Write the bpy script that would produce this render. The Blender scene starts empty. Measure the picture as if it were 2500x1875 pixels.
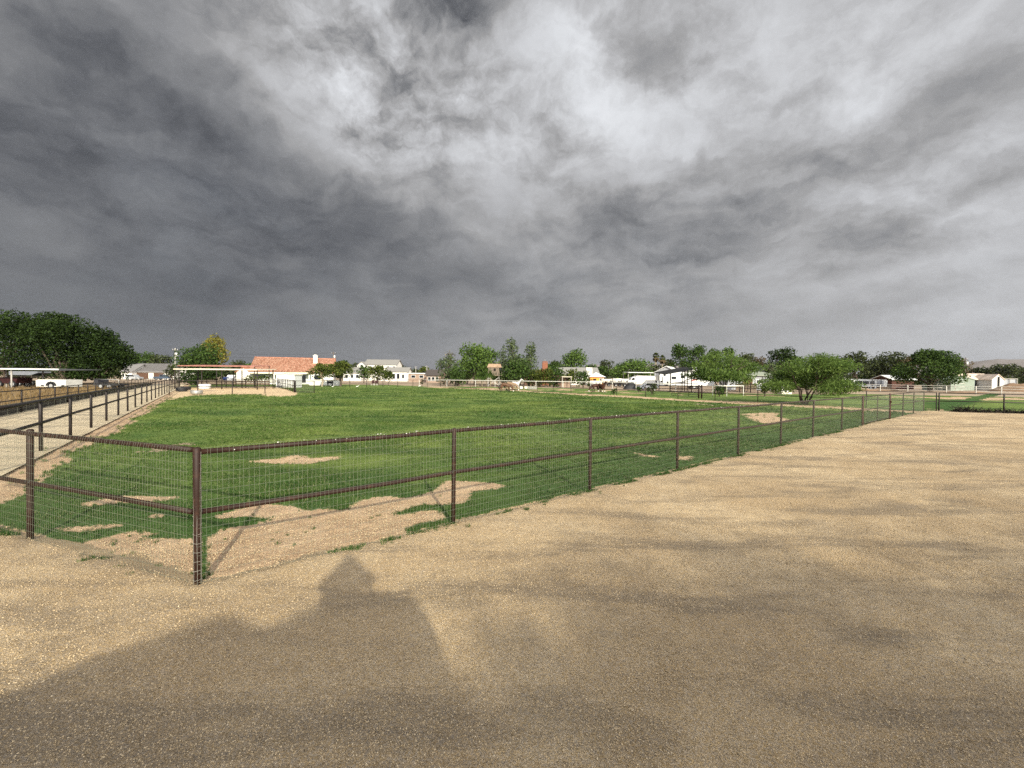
import bpy, bmesh, math, random
import numpy as np
from mathutils import Matrix, Vector

scene = bpy.context.scene
COL = scene.collection
rng = np.random.default_rng(7)
random.seed(7)

# ------------------------------------------------------------------ camera
FPX, PITCH, ROLL, CAMH = 1003.0, 0.0186, 0.0102, 2.33     # focal length in px of the 2500 px wide photo
_c, _s = math.cos(PITCH), math.sin(PITCH)
FW = np.array([0, _c, -_s]); _R = np.array([1., 0, 0]); _U = np.array([0, _s, _c])
RT = _R * math.cos(ROLL) + _U * math.sin(ROLL)
UP = _U * math.cos(ROLL) - _R * math.sin(ROLL)
cam = bpy.data.cameras.new('camera'); camo = bpy.data.objects.new('camera', cam); COL.objects.link(camo)
cam.lens = FPX / 2500 * 36; cam.sensor_width = 36; cam.clip_start = 0.02; cam.clip_end = 20000
M = Matrix((( RT[0], UP[0], -FW[0], 0), (RT[1], UP[1], -FW[1], 0), (RT[2], UP[2], -FW[2], CAMH), (0, 0, 0, 1)))
camo.matrix_world = M
scene.camera = camo

def ray(px, py):
    return FW + RT * ((px - 1250) / FPX) - UP * ((py - 937.5) / FPX)
def G(px, py, z=0.0):                      # point of the level z seen at a pixel of the survey photo
    d = ray(px, py); t = (z - CAMH) / d[2]
    return np.array([d[0] * t, d[1] * t, z])
def AT(px, py, Y):                         # point at distance Y seen at a pixel
    d = ray(px, py); t = Y / d[1]
    return np.array([d[0] * t, Y, CAMH + d[2] * t])
def XAT(px, Y): return AT(px, 918, Y)[0]
def ZAT(px, py, Y): return AT(px, py, Y)[2]

# ------------------------------------------------------------------ light
_sh = G(858, 1400)                          # where the photographer's head shadow falls
_head = np.array([0.02, -0.22, 2.36])
SUND = (_head - _sh) / np.linalg.norm(_head - _sh)          # towards the sun
SUN_EL = math.asin(SUND[2]); SUN_AZ = math.atan2(SUND[0], SUND[1])
sun = bpy.data.lights.new('sun', 'SUN'); suno = bpy.data.objects.new('sun', sun); COL.objects.link(suno)
sun.energy = 3.4; sun.angle = math.radians(0.9); sun.color = (1.0, 0.92, 0.72)
suno.rotation_euler = Vector(SUND).to_track_quat('Z', 'Y').to_euler()

def N(nt, t, **kw):
    n = nt.nodes.new(t)
    for k, v in kw.items():
        if k.startswith('i_'):
            n.inputs[int(k[2:])].default_value = v
        elif k.startswith('n_'):
            n.inputs[k[2:].replace('_', ' ')].default_value = v
        else:
            setattr(n, k, v)
    return n
def L(nt, a, b): nt.links.new(a, b)
def math_(nt, op, a, b=None, clamp=False):
    n = nt.nodes.new('ShaderNodeMath'); n.operation = op; n.use_clamp = clamp
    for i, v in enumerate((a, b)):
        if v is None: continue
        if isinstance(v, (int, float)): n.inputs[i].default_value = v
        else: nt.links.new(v, n.inputs[i])
    return n.outputs[0]
def maprange(nt, v, a, b, c, d, smooth=True):
    n = nt.nodes.new('ShaderNodeMapRange'); n.interpolation_type = 'SMOOTHSTEP' if smooth else 'LINEAR'
    nt.links.new(v, n.inputs[0])
    for i, x in enumerate((a, b, c, d)): n.inputs[i + 1].default_value = x
    return n.outputs[0]
def mixc(nt, f, a, b):
    n = nt.nodes.new('ShaderNodeMix'); n.data_type = 'RGBA'
    for i, v in ((0, f), (6, a), (7, b)):
        if isinstance(v, (int, float)): n.inputs[i].default_value = v
        elif isinstance(v, tuple): n.inputs[i].default_value = (*v, 1) if len(v) == 3 else v
        else: nt.links.new(v, n.inputs[i])
    return n.outputs[2]

EXPOSURE = 0.95
HAZE = True
world = bpy.data.worlds.new('World'); scene.world = world; world.use_nodes = True
def build_world():
    nt = world.node_tree; nt.nodes.clear()
    out = N(nt, 'ShaderNodeOutputWorld'); bg = N(nt, 'ShaderNodeBackground'); L(nt, bg.outputs[0], out.inputs[0])
    tc = N(nt, 'ShaderNodeTexCoord'); vec = tc.outputs['Generated']
    # warp the direction a little so cloud masses have torn edges
    nw = N(nt, 'ShaderNodeTexNoise', n_Scale=3.0, n_Detail=8.0, n_Roughness=0.62); L(nt, vec, nw.inputs['Vector'])
    sub = N(nt, 'ShaderNodeVectorMath', operation='SUBTRACT'); L(nt, nw.outputs['Color'], sub.inputs[0]); sub.inputs[1].default_value = (.5, .5, .5)
    sc = N(nt, 'ShaderNodeVectorMath', operation='SCALE'); L(nt, sub.outputs[0], sc.inputs[0]); sc.inputs['Scale'].default_value = 0.20
    wv = N(nt, 'ShaderNodeVectorMath', operation='ADD'); L(nt, vec, wv.inputs[0]); L(nt, sc.outputs[0], wv.inputs[1])
    sep = N(nt, 'ShaderNodeSeparateXYZ'); L(nt, vec, sep.inputs[0])
    x, y, z = sep.outputs
    zc = math_(nt, 'MAXIMUM', z, 0.0)
    den = math_(nt, 'ADD', zc, 0.20)
    u = math_(nt, 'DIVIDE', x, den); v = math_(nt, 'DIVIDE', y, den)
    cp = N(nt, 'ShaderNodeCombineXYZ'); L(nt, u, cp.inputs[0]); L(nt, v, cp.inputs[1])
    rot = N(nt, 'ShaderNodeMapping'); L(nt, cp.outputs[0], rot.inputs[0])
    rot.inputs['Rotation'].default_value = (0, 0, math.radians(-8)); rot.inputs['Scale'].default_value = (1.0, 0.72, 1)
    # large swirls bend the deck before the finer layers are laid over it
    w1 = N(nt, 'ShaderNodeTexNoise', n_Scale=0.9, n_Detail=3.0, n_Roughness=0.5); L(nt, rot.outputs[0], w1.inputs['Vector'])
    ws = N(nt, 'ShaderNodeVectorMath', operation='SUBTRACT'); L(nt, w1.outputs['Color'], ws.inputs[0]); ws.inputs[1].default_value = (.5, .5, .5)
    wm = N(nt, 'ShaderNodeVectorMath', operation='SCALE'); L(nt, ws.outputs[0], wm.inputs[0]); wm.inputs['Scale'].default_value = 0.45
    wa = N(nt, 'ShaderNodeVectorMath', operation='ADD'); L(nt, rot.outputs[0], wa.inputs[0]); L(nt, wm.outputs[0], wa.inputs[1])
    q = wa.outputs[0]
    n1 = N(nt, 'ShaderNodeTexNoise', n_Scale=1.25, n_Detail=8.0, n_Roughness=0.50); L(nt, q, n1.inputs['Vector'])
    dm = N(nt, 'ShaderNodeMapping'); L(nt, wv.outputs[0], dm.inputs[0]); dm.inputs['Scale'].default_value = (1.0, 1.0, 1.7); dm.inputs['Rotation'].default_value = (.15, -.12, 0)
    n2 = N(nt, 'ShaderNodeTexNoise', n_Scale=5.2, n_Detail=9.0, n_Roughness=0.60); L(nt, dm.outputs[0], n2.inputs['Vector'])
    n3 = N(nt, 'ShaderNodeTexNoise', n_Scale=0.45, n_Detail=3.0, n_Roughness=0.5); L(nt, q, n3.inputs['Vector'])
    n4 = N(nt, 'ShaderNodeTexNoise', n_Scale=3.6, n_Detail=7.0, n_Roughness=0.55); L(nt, dm.outputs[0], n4.inputs['Vector'])
    billow = math_(nt, 'MULTIPLY', math_(nt, 'ABSOLUTE', math_(nt, 'SUBTRACT', n4.outputs[0], 0.5)), 4.0)      # puffs with creases, mean about .45
    lump = maprange(nt, math_(nt, 'ADD', math_(nt, 'MULTIPLY', n2.outputs[0], 0.5), math_(nt, 'MULTIPLY', n1.outputs[0], 0.5)), 0.40, 0.60, 0.15, 1.75)
    # storm side (left) to bright side (right, towards the sun)
    az = math_(nt, 'ADD', math_(nt, 'MULTIPLY', x, 0.86), math_(nt, 'MULTIPLY', y, -0.50))
    base = maprange(nt, az, -1.02, 0.75, 0.130, 0.475, False)
    base = math_(nt, 'MULTIPLY', base, maprange(nt, z, .02, .28, 1.18, 1.0))
    base = math_(nt, 'ADD', base, math_(nt, 'MULTIPLY', maprange(nt, z, 0.05, 0.75, 0.0, 1.0), 0.05))
    # detail contrast grows with height above the horizon
    amp = maprange(nt, z, 0.0, 0.30, 0.22, 1.12)
    d = math_(nt, 'ADD', math_(nt, 'MULTIPLY', math_(nt, 'SUBTRACT', n1.outputs[0], 0.5), 1.3),
              math_(nt, 'MULTIPLY', math_(nt, 'SUBTRACT', n2.outputs[0], 0.5), 1.05))
    d = math_(nt, 'ADD', d, math_(nt, 'MULTIPLY', math_(nt, 'SUBTRACT', n3.outputs[0], 0.5), 0.8))
    d = math_(nt, 'ADD', d, math_(nt, 'MULTIPLY', math_(nt, 'SUBTRACT', billow, 0.42), -0.42))
    amp = math_(nt, 'MULTIPLY', math_(nt, 'MULTIPLY', amp, maprange(nt, base, .13, .30, .75, 1.0)), maprange(nt, base, .29, .42, 1.0, .66))
    bm_ = N(nt, 'ShaderNodeMapping'); L(nt, wv.outputs[0], bm_.inputs[0]); bm_.inputs['Scale'].default_value = (1.0, 1.0, 5.5); bm_.inputs['Rotation'].default_value = (0, -.10, 0)
    n5 = N(nt, 'ShaderNodeTexNoise', n_Scale=4.0, n_Detail=7.0, n_Roughness=0.58); L(nt, bm_.outputs[0], n5.inputs['Vector'])
    n6 = N(nt, 'ShaderNodeTexNoise', n_Scale=15.0, n_Detail=5.0, n_Roughness=0.6); L(nt, dm.outputs[0], n6.inputs['Vector'])
    bands = math_(nt, 'MULTIPLY', math_(nt, 'SUBTRACT', n5.outputs[0], 0.5), math_(nt, 'MULTIPLY', maprange(nt, z, .02, .16, .15, 1.0), maprange(nt, z, .30, .55, 1.15, .25)))
    d = math_(nt, 'ADD', d, math_(nt, 'ADD', math_(nt, 'MULTIPLY', bands, 0.85), math_(nt, 'MULTIPLY', math_(nt, 'SUBTRACT', n6.outputs[0], 0.5), 0.25)))
    lum = math_(nt, 'MULTIPLY', base, math_(nt, 'ADD', 1.0, math_(nt, 'MULTIPLY', d, amp)))
    # the main thin and thick places of the cloud deck
    lobes = [((930, 220), 8, .26), ((800, 80), 7, .22), ((1090, 310), 7, .17), ((1480, 110), 9, .15), ((1350, 230), 8, .11), ((1320, 430), 8, .06), ((1740, 190), 8, .08),
             ((2080, 110), 9, .11), ((1660, 330), 8, .03), ((2350, 500), 9, .07), ((2050, 540), 8, .05), ((2350, 200), 9, .05), ((1060, 50), 7, -.12), ((1190, 130), 6, -.07), ((1700, 640), 12, -.03), ((2150, 300), 9, -.03),
             ((560, 330), 12, -.04), ((400, 480), 13, -.04), ((1820, 10), 6, -.05), ((150, 300), 9, -.02), ((300, 40), 12, .05), ((1450, 540), 9, -.03), ((1250, 800), 14, .02), ((650, 560), 6, .03), ((80, 440), 7, .03)]
    for (px, py), deg, a in lobes:
        c = ray(px, py); c = c / np.linalg.norm(c)
        dist = N(nt, 'ShaderNodeVectorMath', operation='DISTANCE'); L(nt, wv.outputs[0], dist.inputs[0]); dist.inputs[1].default_value = tuple(c)
        r = math.radians(deg)
        g = maprange(nt, dist.outputs['Value'], 0.0, r * 2.1, a, 0.0)
        lum = math_(nt, 'ADD', lum, math_(nt, 'MULTIPLY', g, lump) if a > 0 else g)
    # sunlit deck around the sun, made brighter out of view to lift shaded ground
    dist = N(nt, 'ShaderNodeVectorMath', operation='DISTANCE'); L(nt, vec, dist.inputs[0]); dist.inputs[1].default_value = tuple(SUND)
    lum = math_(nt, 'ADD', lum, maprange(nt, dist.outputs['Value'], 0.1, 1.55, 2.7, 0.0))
    lum = math_(nt, 'MAXIMUM', lum, 0.06)
    tint = N(nt, 'ShaderNodeValToRGB'); L(nt, lum, tint.inputs[0])
    e = tint.color_ramp.elements
    e[0].position = 0.10; e[0].color = (.95, .99, 1.10, 1); e[1].position = 0.75; e[1].color = (.975, .995, 1.03, 1)
    for p_, c_ in ((.2, (.972, .99, 1.04, 1)), (.36, (1.0, .998, 1.012, 1)), (.5, (.99, .995, 1.02, 1))):
        k = tint.color_ramp.elements.new(p_); k.color = c_
    vs = N(nt, 'ShaderNodeVectorMath', operation='SCALE'); L(nt, tint.outputs[0], vs.inputs[0]); L(nt, lum, vs.inputs['Scale'])
    vs2 = N(nt, 'ShaderNodeVectorMath', operation='SCALE'); L(nt, vs.outputs[0], vs2.inputs[0]); vs2.inputs['Scale'].default_value = 1.0 / 2 ** EXPOSURE
    sky = N(nt, 'ShaderNodeTexSky', sky_type='NISHITA', sun_disc=False); sky.sun_elevation = SUN_EL; sky.sun_rotation = SUN_AZ
    sky.dust_density = 3.0
    sk = N(nt, 'ShaderNodeVectorMath', operation='SCALE'); L(nt, sky.outputs[0], sk.inputs[0]); sk.inputs['Scale'].default_value = 0.07
    # cloud cover is nearly complete; thin places let a little of the sky through
    cover = maprange(nt, n2.outputs[0], 0.45, 0.75, 0.99, 0.965)
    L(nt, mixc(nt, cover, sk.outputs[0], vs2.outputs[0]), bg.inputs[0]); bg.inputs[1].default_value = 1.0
build_world()
vs = scene.view_settings
vs.view_transform = 'Standard'; vs.look = 'None'; vs.exposure = EXPOSURE; vs.gamma = 1.0; vs.use_curve_mapping = False
scene.render.engine = 'CYCLES'
scene.cycles.use_denoising = False; scene.render.filter_size = 1.15
scene.cycles.max_bounces = 5; scene.cycles.diffuse_bounces = 2; scene.cycles.glossy_bounces = 2; scene.cycles.transparent_max_bounces = 8
scene.cycles.caustics_reflective = False; scene.cycles.caustics_refractive = False

# ------------------------------------------------------------------ helpers
def lab(o, label=None, cat=None, group=None, kind=None):
    if label: o['label'] = label
    if cat: o['category'] = cat
    if group: o['group'] = group
    if kind: o['kind'] = kind
    return o
def thing(name, label, cat, loc=(0, 0, 0), rz=0.0, group=None):
    o = bpy.data.objects.new(name, None); COL.objects.link(o)
    o.location = loc; o.rotation_euler = (0, 0, rz); o.empty_display_size = .2
    return lab(o, label, cat, group)
def link(name, me, parent=None, loc=(0, 0, 0), rot=(0, 0, 0), scale=(1, 1, 1)):
    o = bpy.data.objects.new(name, me); COL.objects.link(o)
    o.parent = parent; o.location = loc; o.rotation_euler = rot; o.scale = scale
    return o
def np_mesh(name, V, F, mat=None, smooth=False, k=4):
    V = np.asarray(V, dtype=np.float32); F = np.asarray(F, dtype=np.int32)
    me = bpy.data.meshes.new(name)
    me.vertices.add(len(V)); me.vertices.foreach_set('co', V.ravel())
    me.loops.add(F.size); me.loops.foreach_set('vertex_index', F.ravel())
    me.polygons.add(len(F)); me.polygons.foreach_set('loop_start', np.arange(0, F.size, k, dtype=np.int32))
    me.update(calc_edges=True)
    if smooth: me.polygons.foreach_set('use_smooth', np.ones(len(F), dtype=bool))
    if mat: me.materials.append(mat)
    return me
class MB:
    def __init__(s): s.v = []; s.f = []
    def add(s, vs, fs):
        o = len(s.v); s.v += [tuple(float(c) for c in v) for v in vs]; s.f += [tuple(i + o for i in f) for f in fs]; return s
    def box(s, c, size, rz=0.0, rx=0.0, ry=0.0):
        m = Matrix.Rotation(rz, 3, 'Z') @ Matrix.Rotation(ry, 3, 'Y') @ Matrix.Rotation(rx, 3, 'X')
        hx, hy, hz = (q / 2 for q in size); vs = []
        for z in (-hz, hz):
            for x, y in ((-hx, -hy), (hx, -hy), (hx, hy), (-hx, hy)):
                vs.append(m @ Vector((x, y, z)) + Vector(c))
        return s.add(vs, [(0, 3, 2, 1), (4, 5, 6, 7), (0, 1, 5, 4), (1, 2, 6, 5), (2, 3, 7, 6), (3, 0, 4, 7)])
    def tube(s, pts, r, n=8, cap=True):
        pts = [Vector([float(q) for q in p]) for p in pts]
        rs = r if isinstance(r, (list, tuple)) else [r] * len(pts)
        vs = []; 
        for i, p in enumerate(pts):
            t = (pts[min(i + 1, len(pts) - 1)] - pts[max(i - 1, 0)])
            t = t.normalized() if t.length > 0 else Vector((0, 0, 1))
            a = Vector((0, 0, 1)) if abs(t.z) < .9 else Vector((1, 0, 0))
            e1 = t.cross(a).normalized(); e2 = t.cross(e1)
            for k in range(n):
                an = 2 * math.pi * k / n
                vs.append(p + (e1 * math.cos(an) + e2 * math.sin(an)) * rs[i])
        fs = []
        for i in range(len(pts) - 1):
            for k in range(n):
                a0 = i * n + k; a1 = i * n + (k + 1) % n
                fs.append((a0, a1, a1 + n, a0 + n))
        if cap:
            fs.append(tuple(range(n))); fs.append(tuple(range((len(pts) - 1) * n, len(pts) * n))[::-1])
        return s.add(vs, fs)
    def prism(s, poly, y0, y1):             # polygon in x,z swept along y
        n = len(poly)
        vs = [(x, y0, z) for x, z in poly] + [(x, y1, z) for x, z in poly]
        fs = [tuple(range(n)), tuple(range(n, 2 * n))[::-1]] + [((i + 1) % n, i, i + n, (i + 1) % n + n) for i in range(n)]
        return s.add(vs, fs)
    def prismx(s, poly, x0, x1):            # polygon in y,z swept along x
        n = len(poly)
        vs = [(x0, y, z) for y, z in poly] + [(x1, y, z) for y, z in poly]
        fs = [tuple(range(n))[::-1], tuple(range(n, 2 * n))] + [(i, (i + 1) % n, (i + 1) % n + n, i + n) for i in range(n)]
        return s.add(vs, fs)
    def mesh(s, name, mat, smooth=False, fix=True):
        me = bpy.data.meshes.new(name); me.from_pydata(s.v, [], s.f)
        if fix:
            bm = bmesh.new(); bm.from_mesh(me); bmesh.ops.recalc_face_normals(bm, faces=bm.faces); bm.to_mesh(me); bm.free()
        if smooth: me.polygons.foreach_set('use_smooth', [True] * len(me.polygons))
        if mat: me.materials.append(mat)
        return me
    def build(s, name, mat, parent=None, smooth=False, world=False, loc=(0, 0, 0), fix=True):
        o = link(name, s.mesh(name, mat, smooth, fix), parent, loc)
        if world and parent is not None:
            o.location = -Vector(parent.location) + Vector(loc)
        return o

# numpy value noise
def _h(i, j, seed):
    n = (i.astype(np.int64) * 374761393 + j.astype(np.int64) * 668265263 + seed * 974711) & 0x7fffffff
    n = ((n ^ (n >> 13)) * 1274126177) & 0x7fffffff
    return ((n ^ (n >> 16)) & 0xffff) / 65535.0
def vnoise(x, y, seed=0):
    i = np.floor(x); j = np.floor(y); a = x - i; b = y - j
    a = a * a * (3 - 2 * a); b = b * b * (3 - 2 * b)
    return (_h(i, j, seed) * (1 - a) + _h(i + 1, j, seed) * a) * (1 - b) + (_h(i, j + 1, seed) * (1 - a) + _h(i + 1, j + 1, seed) * a) * b
def fbm(x, y, seed=0, oct=4):
    s = 0; a = .5; t = 0
    for k in range(oct):
        s = s + a * vnoise(x, y, seed + k * 17); t += a; x = x * 2.03 + 3.1; y = y * 2.03 + 1.7; a *= .5
    return s / t
def inpoly(x, y, poly):
    r = np.zeros(x.shape, bool); n = len(poly)
    for i in range(n):
        x0, y0 = poly[i][:2]; x1, y1 = poly[(i + 1) % n][:2]
        if y0 == y1: continue
        c = ((y0 > y) != (y1 > y)) & (x < (x1 - x0) * (y - y0) / (y1 - y0) + x0)
        r ^= c
    return r
def segdist(x, y, a, b):
    dx, dy = b[0] - a[0], b[1] - a[1]; l2 = dx * dx + dy * dy
    t = np.clip(((x - a[0]) * dx + (y - a[1]) * dy) / l2, 0, 1)
    return np.hypot(x - a[0] - t * dx, y - a[1] - t * dy)

# ------------------------------------------------------------------ materials
MATS = {}
def mat(name, col, rough=.7, var=.12, scale=6.0, metal=0.0, bump=0.0, bscale=40.0, spec=.3):
    if name in MATS: return MATS[name]
    m = bpy.data.materials.new(name); m.use_nodes = True; nt = m.node_tree
    b = nt.nodes['Principled BSDF']; b.inputs['Roughness'].default_value = rough; b.inputs['Metallic'].default_value = metal
    b.inputs['Specular IOR Level'].default_value = spec
    tc = N(nt, 'ShaderNodeTexCoord')
    n = N(nt, 'ShaderNodeTexNoise', n_Scale=scale, n_Detail=5.0, n_Roughness=.6); L(nt, tc.outputs['Object'], n.inputs['Vector'])
    lo = tuple(max(0, c * (1 - var * 2)) for c in col); hi = tuple(min(1, c * (1 + var * 2)) for c in col)
    L(nt, mixc(nt, maprange(nt, n.outputs[0], .25, .75, 0, 1, False), lo, hi), b.inputs['Base Color'])
    if bump:
        n2 = N(nt, 'ShaderNodeTexNoise', n_Scale=bscale, n_Detail=4.0); L(nt, tc.outputs['Object'], n2.inputs['Vector'])
        bp = N(nt, 'ShaderNodeBump', n_Strength=bump, n_Distance=.02); L(nt, n2.outputs[0], bp.inputs['Height']); L(nt, bp.outputs[0], b.inputs['Normal'])
    MATS[name] = m
    return m
def leafmat(name, a, b_, trans=.35, rough=.6):
    if name in MATS: return MATS[name]
    m = bpy.data.materials.new(name); m.use_nodes = True; nt = m.node_tree; nt.nodes.clear()
    out = N(nt, 'ShaderNodeOutputMaterial')
    geo = N(nt, 'ShaderNodeNewGeometry'); tc = N(nt, 'ShaderNodeTexCoord')
    n = N(nt, 'ShaderNodeTexNoise', n_Scale=.55, n_Detail=3.0); L(nt, tc.outputs['Object'], n.inputs['Vector'])
    f = math_(nt, 'ADD', math_(nt, 'MULTIPLY', geo.outputs['Random Per Island'], .6), math_(nt, 'MULTIPLY', maprange(nt, n.outputs[0], .3, .7, 0, 1), .4))
    col = mixc(nt, f, a, b_)
    d = N(nt, 'ShaderNodeBsdfDiffuse'); t = N(nt, 'ShaderNodeBsdfTranslucent'); g = N(nt, 'ShaderNodeBsdfGlossy', n_Roughness=rough)
    L(nt, col, d.inputs[0]); L(nt, col, t.inputs[0]); g.inputs[0].default_value = (.5, .5, .5, 1)
    mx = N(nt, 'ShaderNodeMixShader', i_0=trans); L(nt, d.outputs[0], mx.inputs[1]); L(nt, t.outputs[0], mx.inputs[2])
    m2 = N(nt, 'ShaderNodeMixShader', i_0=.012); L(nt, mx.outputs[0], m2.inputs[1]); L(nt, g.outputs[0], m2.inputs[2])
    L(nt, m2.outputs[0], out.inputs[0]); MATS[name] = m
    return m
def rustmat(name, col, worn, amt=.5, rough=.6):
    m = bpy.data.materials.new(name); m.use_nodes = True; nt = m.node_tree; b = nt.nodes['Principled BSDF']
    tc = N(nt, 'ShaderNodeTexCoord')
    n = N(nt, 'ShaderNodeTexNoise', n_Scale=9.0, n_Detail=8.0, n_Roughness=.7); L(nt, tc.outputs['Object'], n.inputs['Vector'])
    n2 = N(nt, 'ShaderNodeTexNoise', n_Scale=70.0, n_Detail=4.0, n_Roughness=.6); L(nt, tc.outputs['Object'], n2.inputs['Vector'])
    f = maprange(nt, n.outputs[0], .62 - amt * .3, .78 - amt * .2, 0, 1)
    c = mixc(nt, f, col, worn)
    c = mixc(nt, maprange(nt, n2.outputs[0], .35, .75, 0, .45), c, tuple(x * .45 for x in col))
    L(nt, c, b.inputs['Base Color']); b.inputs['Roughness'].default_value = rough; b.inputs['Specular IOR Level'].default_value = .3
    bp = N(nt, 'ShaderNodeBump', n_Strength=.35, n_Distance=.004); L(nt, n2.outputs[0], bp.inputs['Height']); L(nt, bp.outputs[0], b.inputs['Normal'])
    MATS[name] = m
    return m

M_RUST = rustmat('rusty_pipe', (.020, .0075, .0042), (.048, .020, .0105), .45)
M_DARKPIPE = rustmat('dark_brown_pipe', (.017, .0115, .010), (.038, .027, .021), .3, .5)
M_REDPIPE = rustmat('red_oxide_pipe', (.05, .014, .010), (.04, .02, .014), .3)
M_WPIPE = mat('white_pipe', (.52, .50, .45), .5, .08, 3)
M_WIRE = mat('galvanised_wire', (.17, .18, .135), .5, .1, 5, metal=.1)
M_WHITE = mat('white_stucco', (.64, .62, .57), .85, .05, 1.2, bump=.15)
M_WHITEMETAL = mat('white_metal', (.63, .63, .61), .4, .05, 2)
M_CREAM = mat('cream_stucco', (.62, .57, .46), .85, .06, 1)
M_TERRA = None
M_GLASS = mat('dark_glass', (.012, .014, .018), .12, .1, 3, spec=.5)
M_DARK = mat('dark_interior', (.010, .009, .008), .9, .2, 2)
M_GREYROOF = mat('grey_metal_roof', (.17, .16, .155), .5, .08, 1.5)
M_GREYSHINGLE = mat('grey_shingle', (.20, .19, .175), .9, .12, 4, bump=.2)
M_BROWNDOOR = mat('brown_door', (.085, .045, .028), .6, .12, 3)
M_BRICK = mat('brick_red', (.21, .085, .05), .9, .2, 6, bump=.3)
M_PINK = mat('pink_brick', (.27, .195, .15), .9, .18, 3, bump=.3)
M_BARK = mat('bark', (.085, .065, .05), .95, .3, 9, bump=.6, bscale=12)
M_PALEBARK = mat('pale_bark', (.30, .25, .18), .95, .2, 9, bump=.5, bscale=12)
M_WOOD = mat('weathered_wood', (.16, .125, .095), .9, .25, 5, bump=.4)
M_BLACK = mat('black_rubber', (.018, .018, .02), .6, .2, 6)
M_GALV = mat('galvanised_steel', (.38, .38, .36), .35, .12, 5, metal=.6)
M_SILVER = mat('silver_paint', (.42, .43, .44), .3, .05, 2, metal=.4)
M_BLUE = mat('blue_plastic', (.03, .06, .2), .5, .1, 3)
M_RED = mat('red_paint', (.03, .007, .007), .6, .15, 3)
M_ORANGE = mat('orange_paint', (.72, .30, .045), .7, .08, 2)
M_CONC = mat('concrete_wall', (.055, .050, .043), .9, .22, 2.2, bump=.4)
M_GREENMETAL = mat('sage_metal', (.21, .25, .205), .6, .1, 2)
M_ROOFGREEN = mat('pale_green_roof', (.24, .26, .20), .6, .12, 2)
M_RUSTROOF = mat('rusty_sheet_roof', (.30, .13, .10), .7, .22, 1.6)
M_TANROOF = mat('sand_sheet_roof', (.62, .56, .44), .55, .06, 1.6)
M_SHADE = mat('black_shade_cloth', (.012, .012, .012), .95, .1, 3)
M_GREYWALL = mat('grey_siding', (.30, .31, .33), .7, .06, 2)
M_POLE = mat('pole_wood', (.10, .08, .065), .95, .2, 5)
M_PALEPOLE = mat('pole_grey', (.34, .32, .29), .9, .15, 5)

LEAF_DARK = leafmat('leaf_dark', (.004, .009, .003), (.036, .062, .013), .15)  # dark ends of the green tones lowered to deepen crown shadows
LEAF_MID = leafmat('leaf_mid', (.008, .022, .006), (.080, .130, .028), .2)
LEAF_BRIGHT = leafmat('leaf_bright', (.014, .036, .008), (.130, .20, .042), .22)
LEAF_YELLOW = leafmat('leaf_yellow', (.10, .10, .015), (.27, .24, .05))
LEAF_CITRUS = leafmat('leaf_citrus', (.014, .030, .007), (.115, .135, .025), .22)
LEAF_SILVER = leafmat('leaf_silver', (.022, .042, .015), (.145, .18, .085), .25)
LEAF_GREY = leafmat('leaf_grey', (.075, .075, .05), (.26, .235, .175))
LEAF_MESQ = leafmat('leaf_mesquite', (.035, .075, .016), (.165, .235, .055), .4)
LEAF_OLIVE = leafmat('leaf_olive', (.012, .018, .007), (.075, .092, .034), .2)
LEAF_DRY = leafmat('leaf_dry', (.05, .04, .018), (.17, .13, .07))

# ------------------------------------------------------------------ ground layout (metres, camera at the origin)
CORNER = np.array([-3.46, 4.51])
FR_END = np.array([32.0, 31.6])                 # far end of the mesh fence along the gravel
FR_DIR = (np.array([18.09, 21.13]) - CORNER); FR_DIR /= np.linalg.norm(FR_DIR)
FL_DIR = np.array([-6.72, 5.71]) - CORNER; FL_DIR /= np.linalg.norm(FL_DIR)
DR_P = np.array([-13.9, 12.1]); DR_DIR = np.array([-.593, .805])
DR2_P = np.array([-28.2, 23.6])
FA = [np.array(p) for p in ((33.0, 31.9), (11.0, 57.0), (1.9, 71.5), (-14.6, 84.0))]
FB_END = np.array([62.0, 22.3])
nR = np.array([-FR_DIR[1], FR_DIR[0]]); nL = np.array([FL_DIR[1], -FL_DIR[0]]);
if nL[1] < 0: nL = -nL
def d_right(x, y): return (x - CORNER[0]) * nR[0] + (y - CORNER[1]) * nR[1]     # >0 inside the pasture
def d_left(x, y): return (x - CORNER[0]) * nL[0] + (y - CORNER[1]) * nL[1]
nD = np.array([DR_DIR[1], -DR_DIR[0]])
def d_drive(x, y): return (x - DR_P[0]) * nD[0] + (y - DR_P[1]) * nD[1]          # >0 on the pasture side
nB = np.array([-(FB_END - FA[0])[1], (FB_END - FA[0])[0]]); nB = nB / np.linalg.norm(nB)
def d_b(x, y): return (x - FA[0][0]) * nB[0] + (y - FA[0][1]) * nB[1]
def d_a(x, y): return np.minimum(np.minimum(segdist(x, y, FA[0], FA[1]), segdist(x, y, FA[1], FA[2])), segdist(x, y, FA[2], FA[3]))

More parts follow.
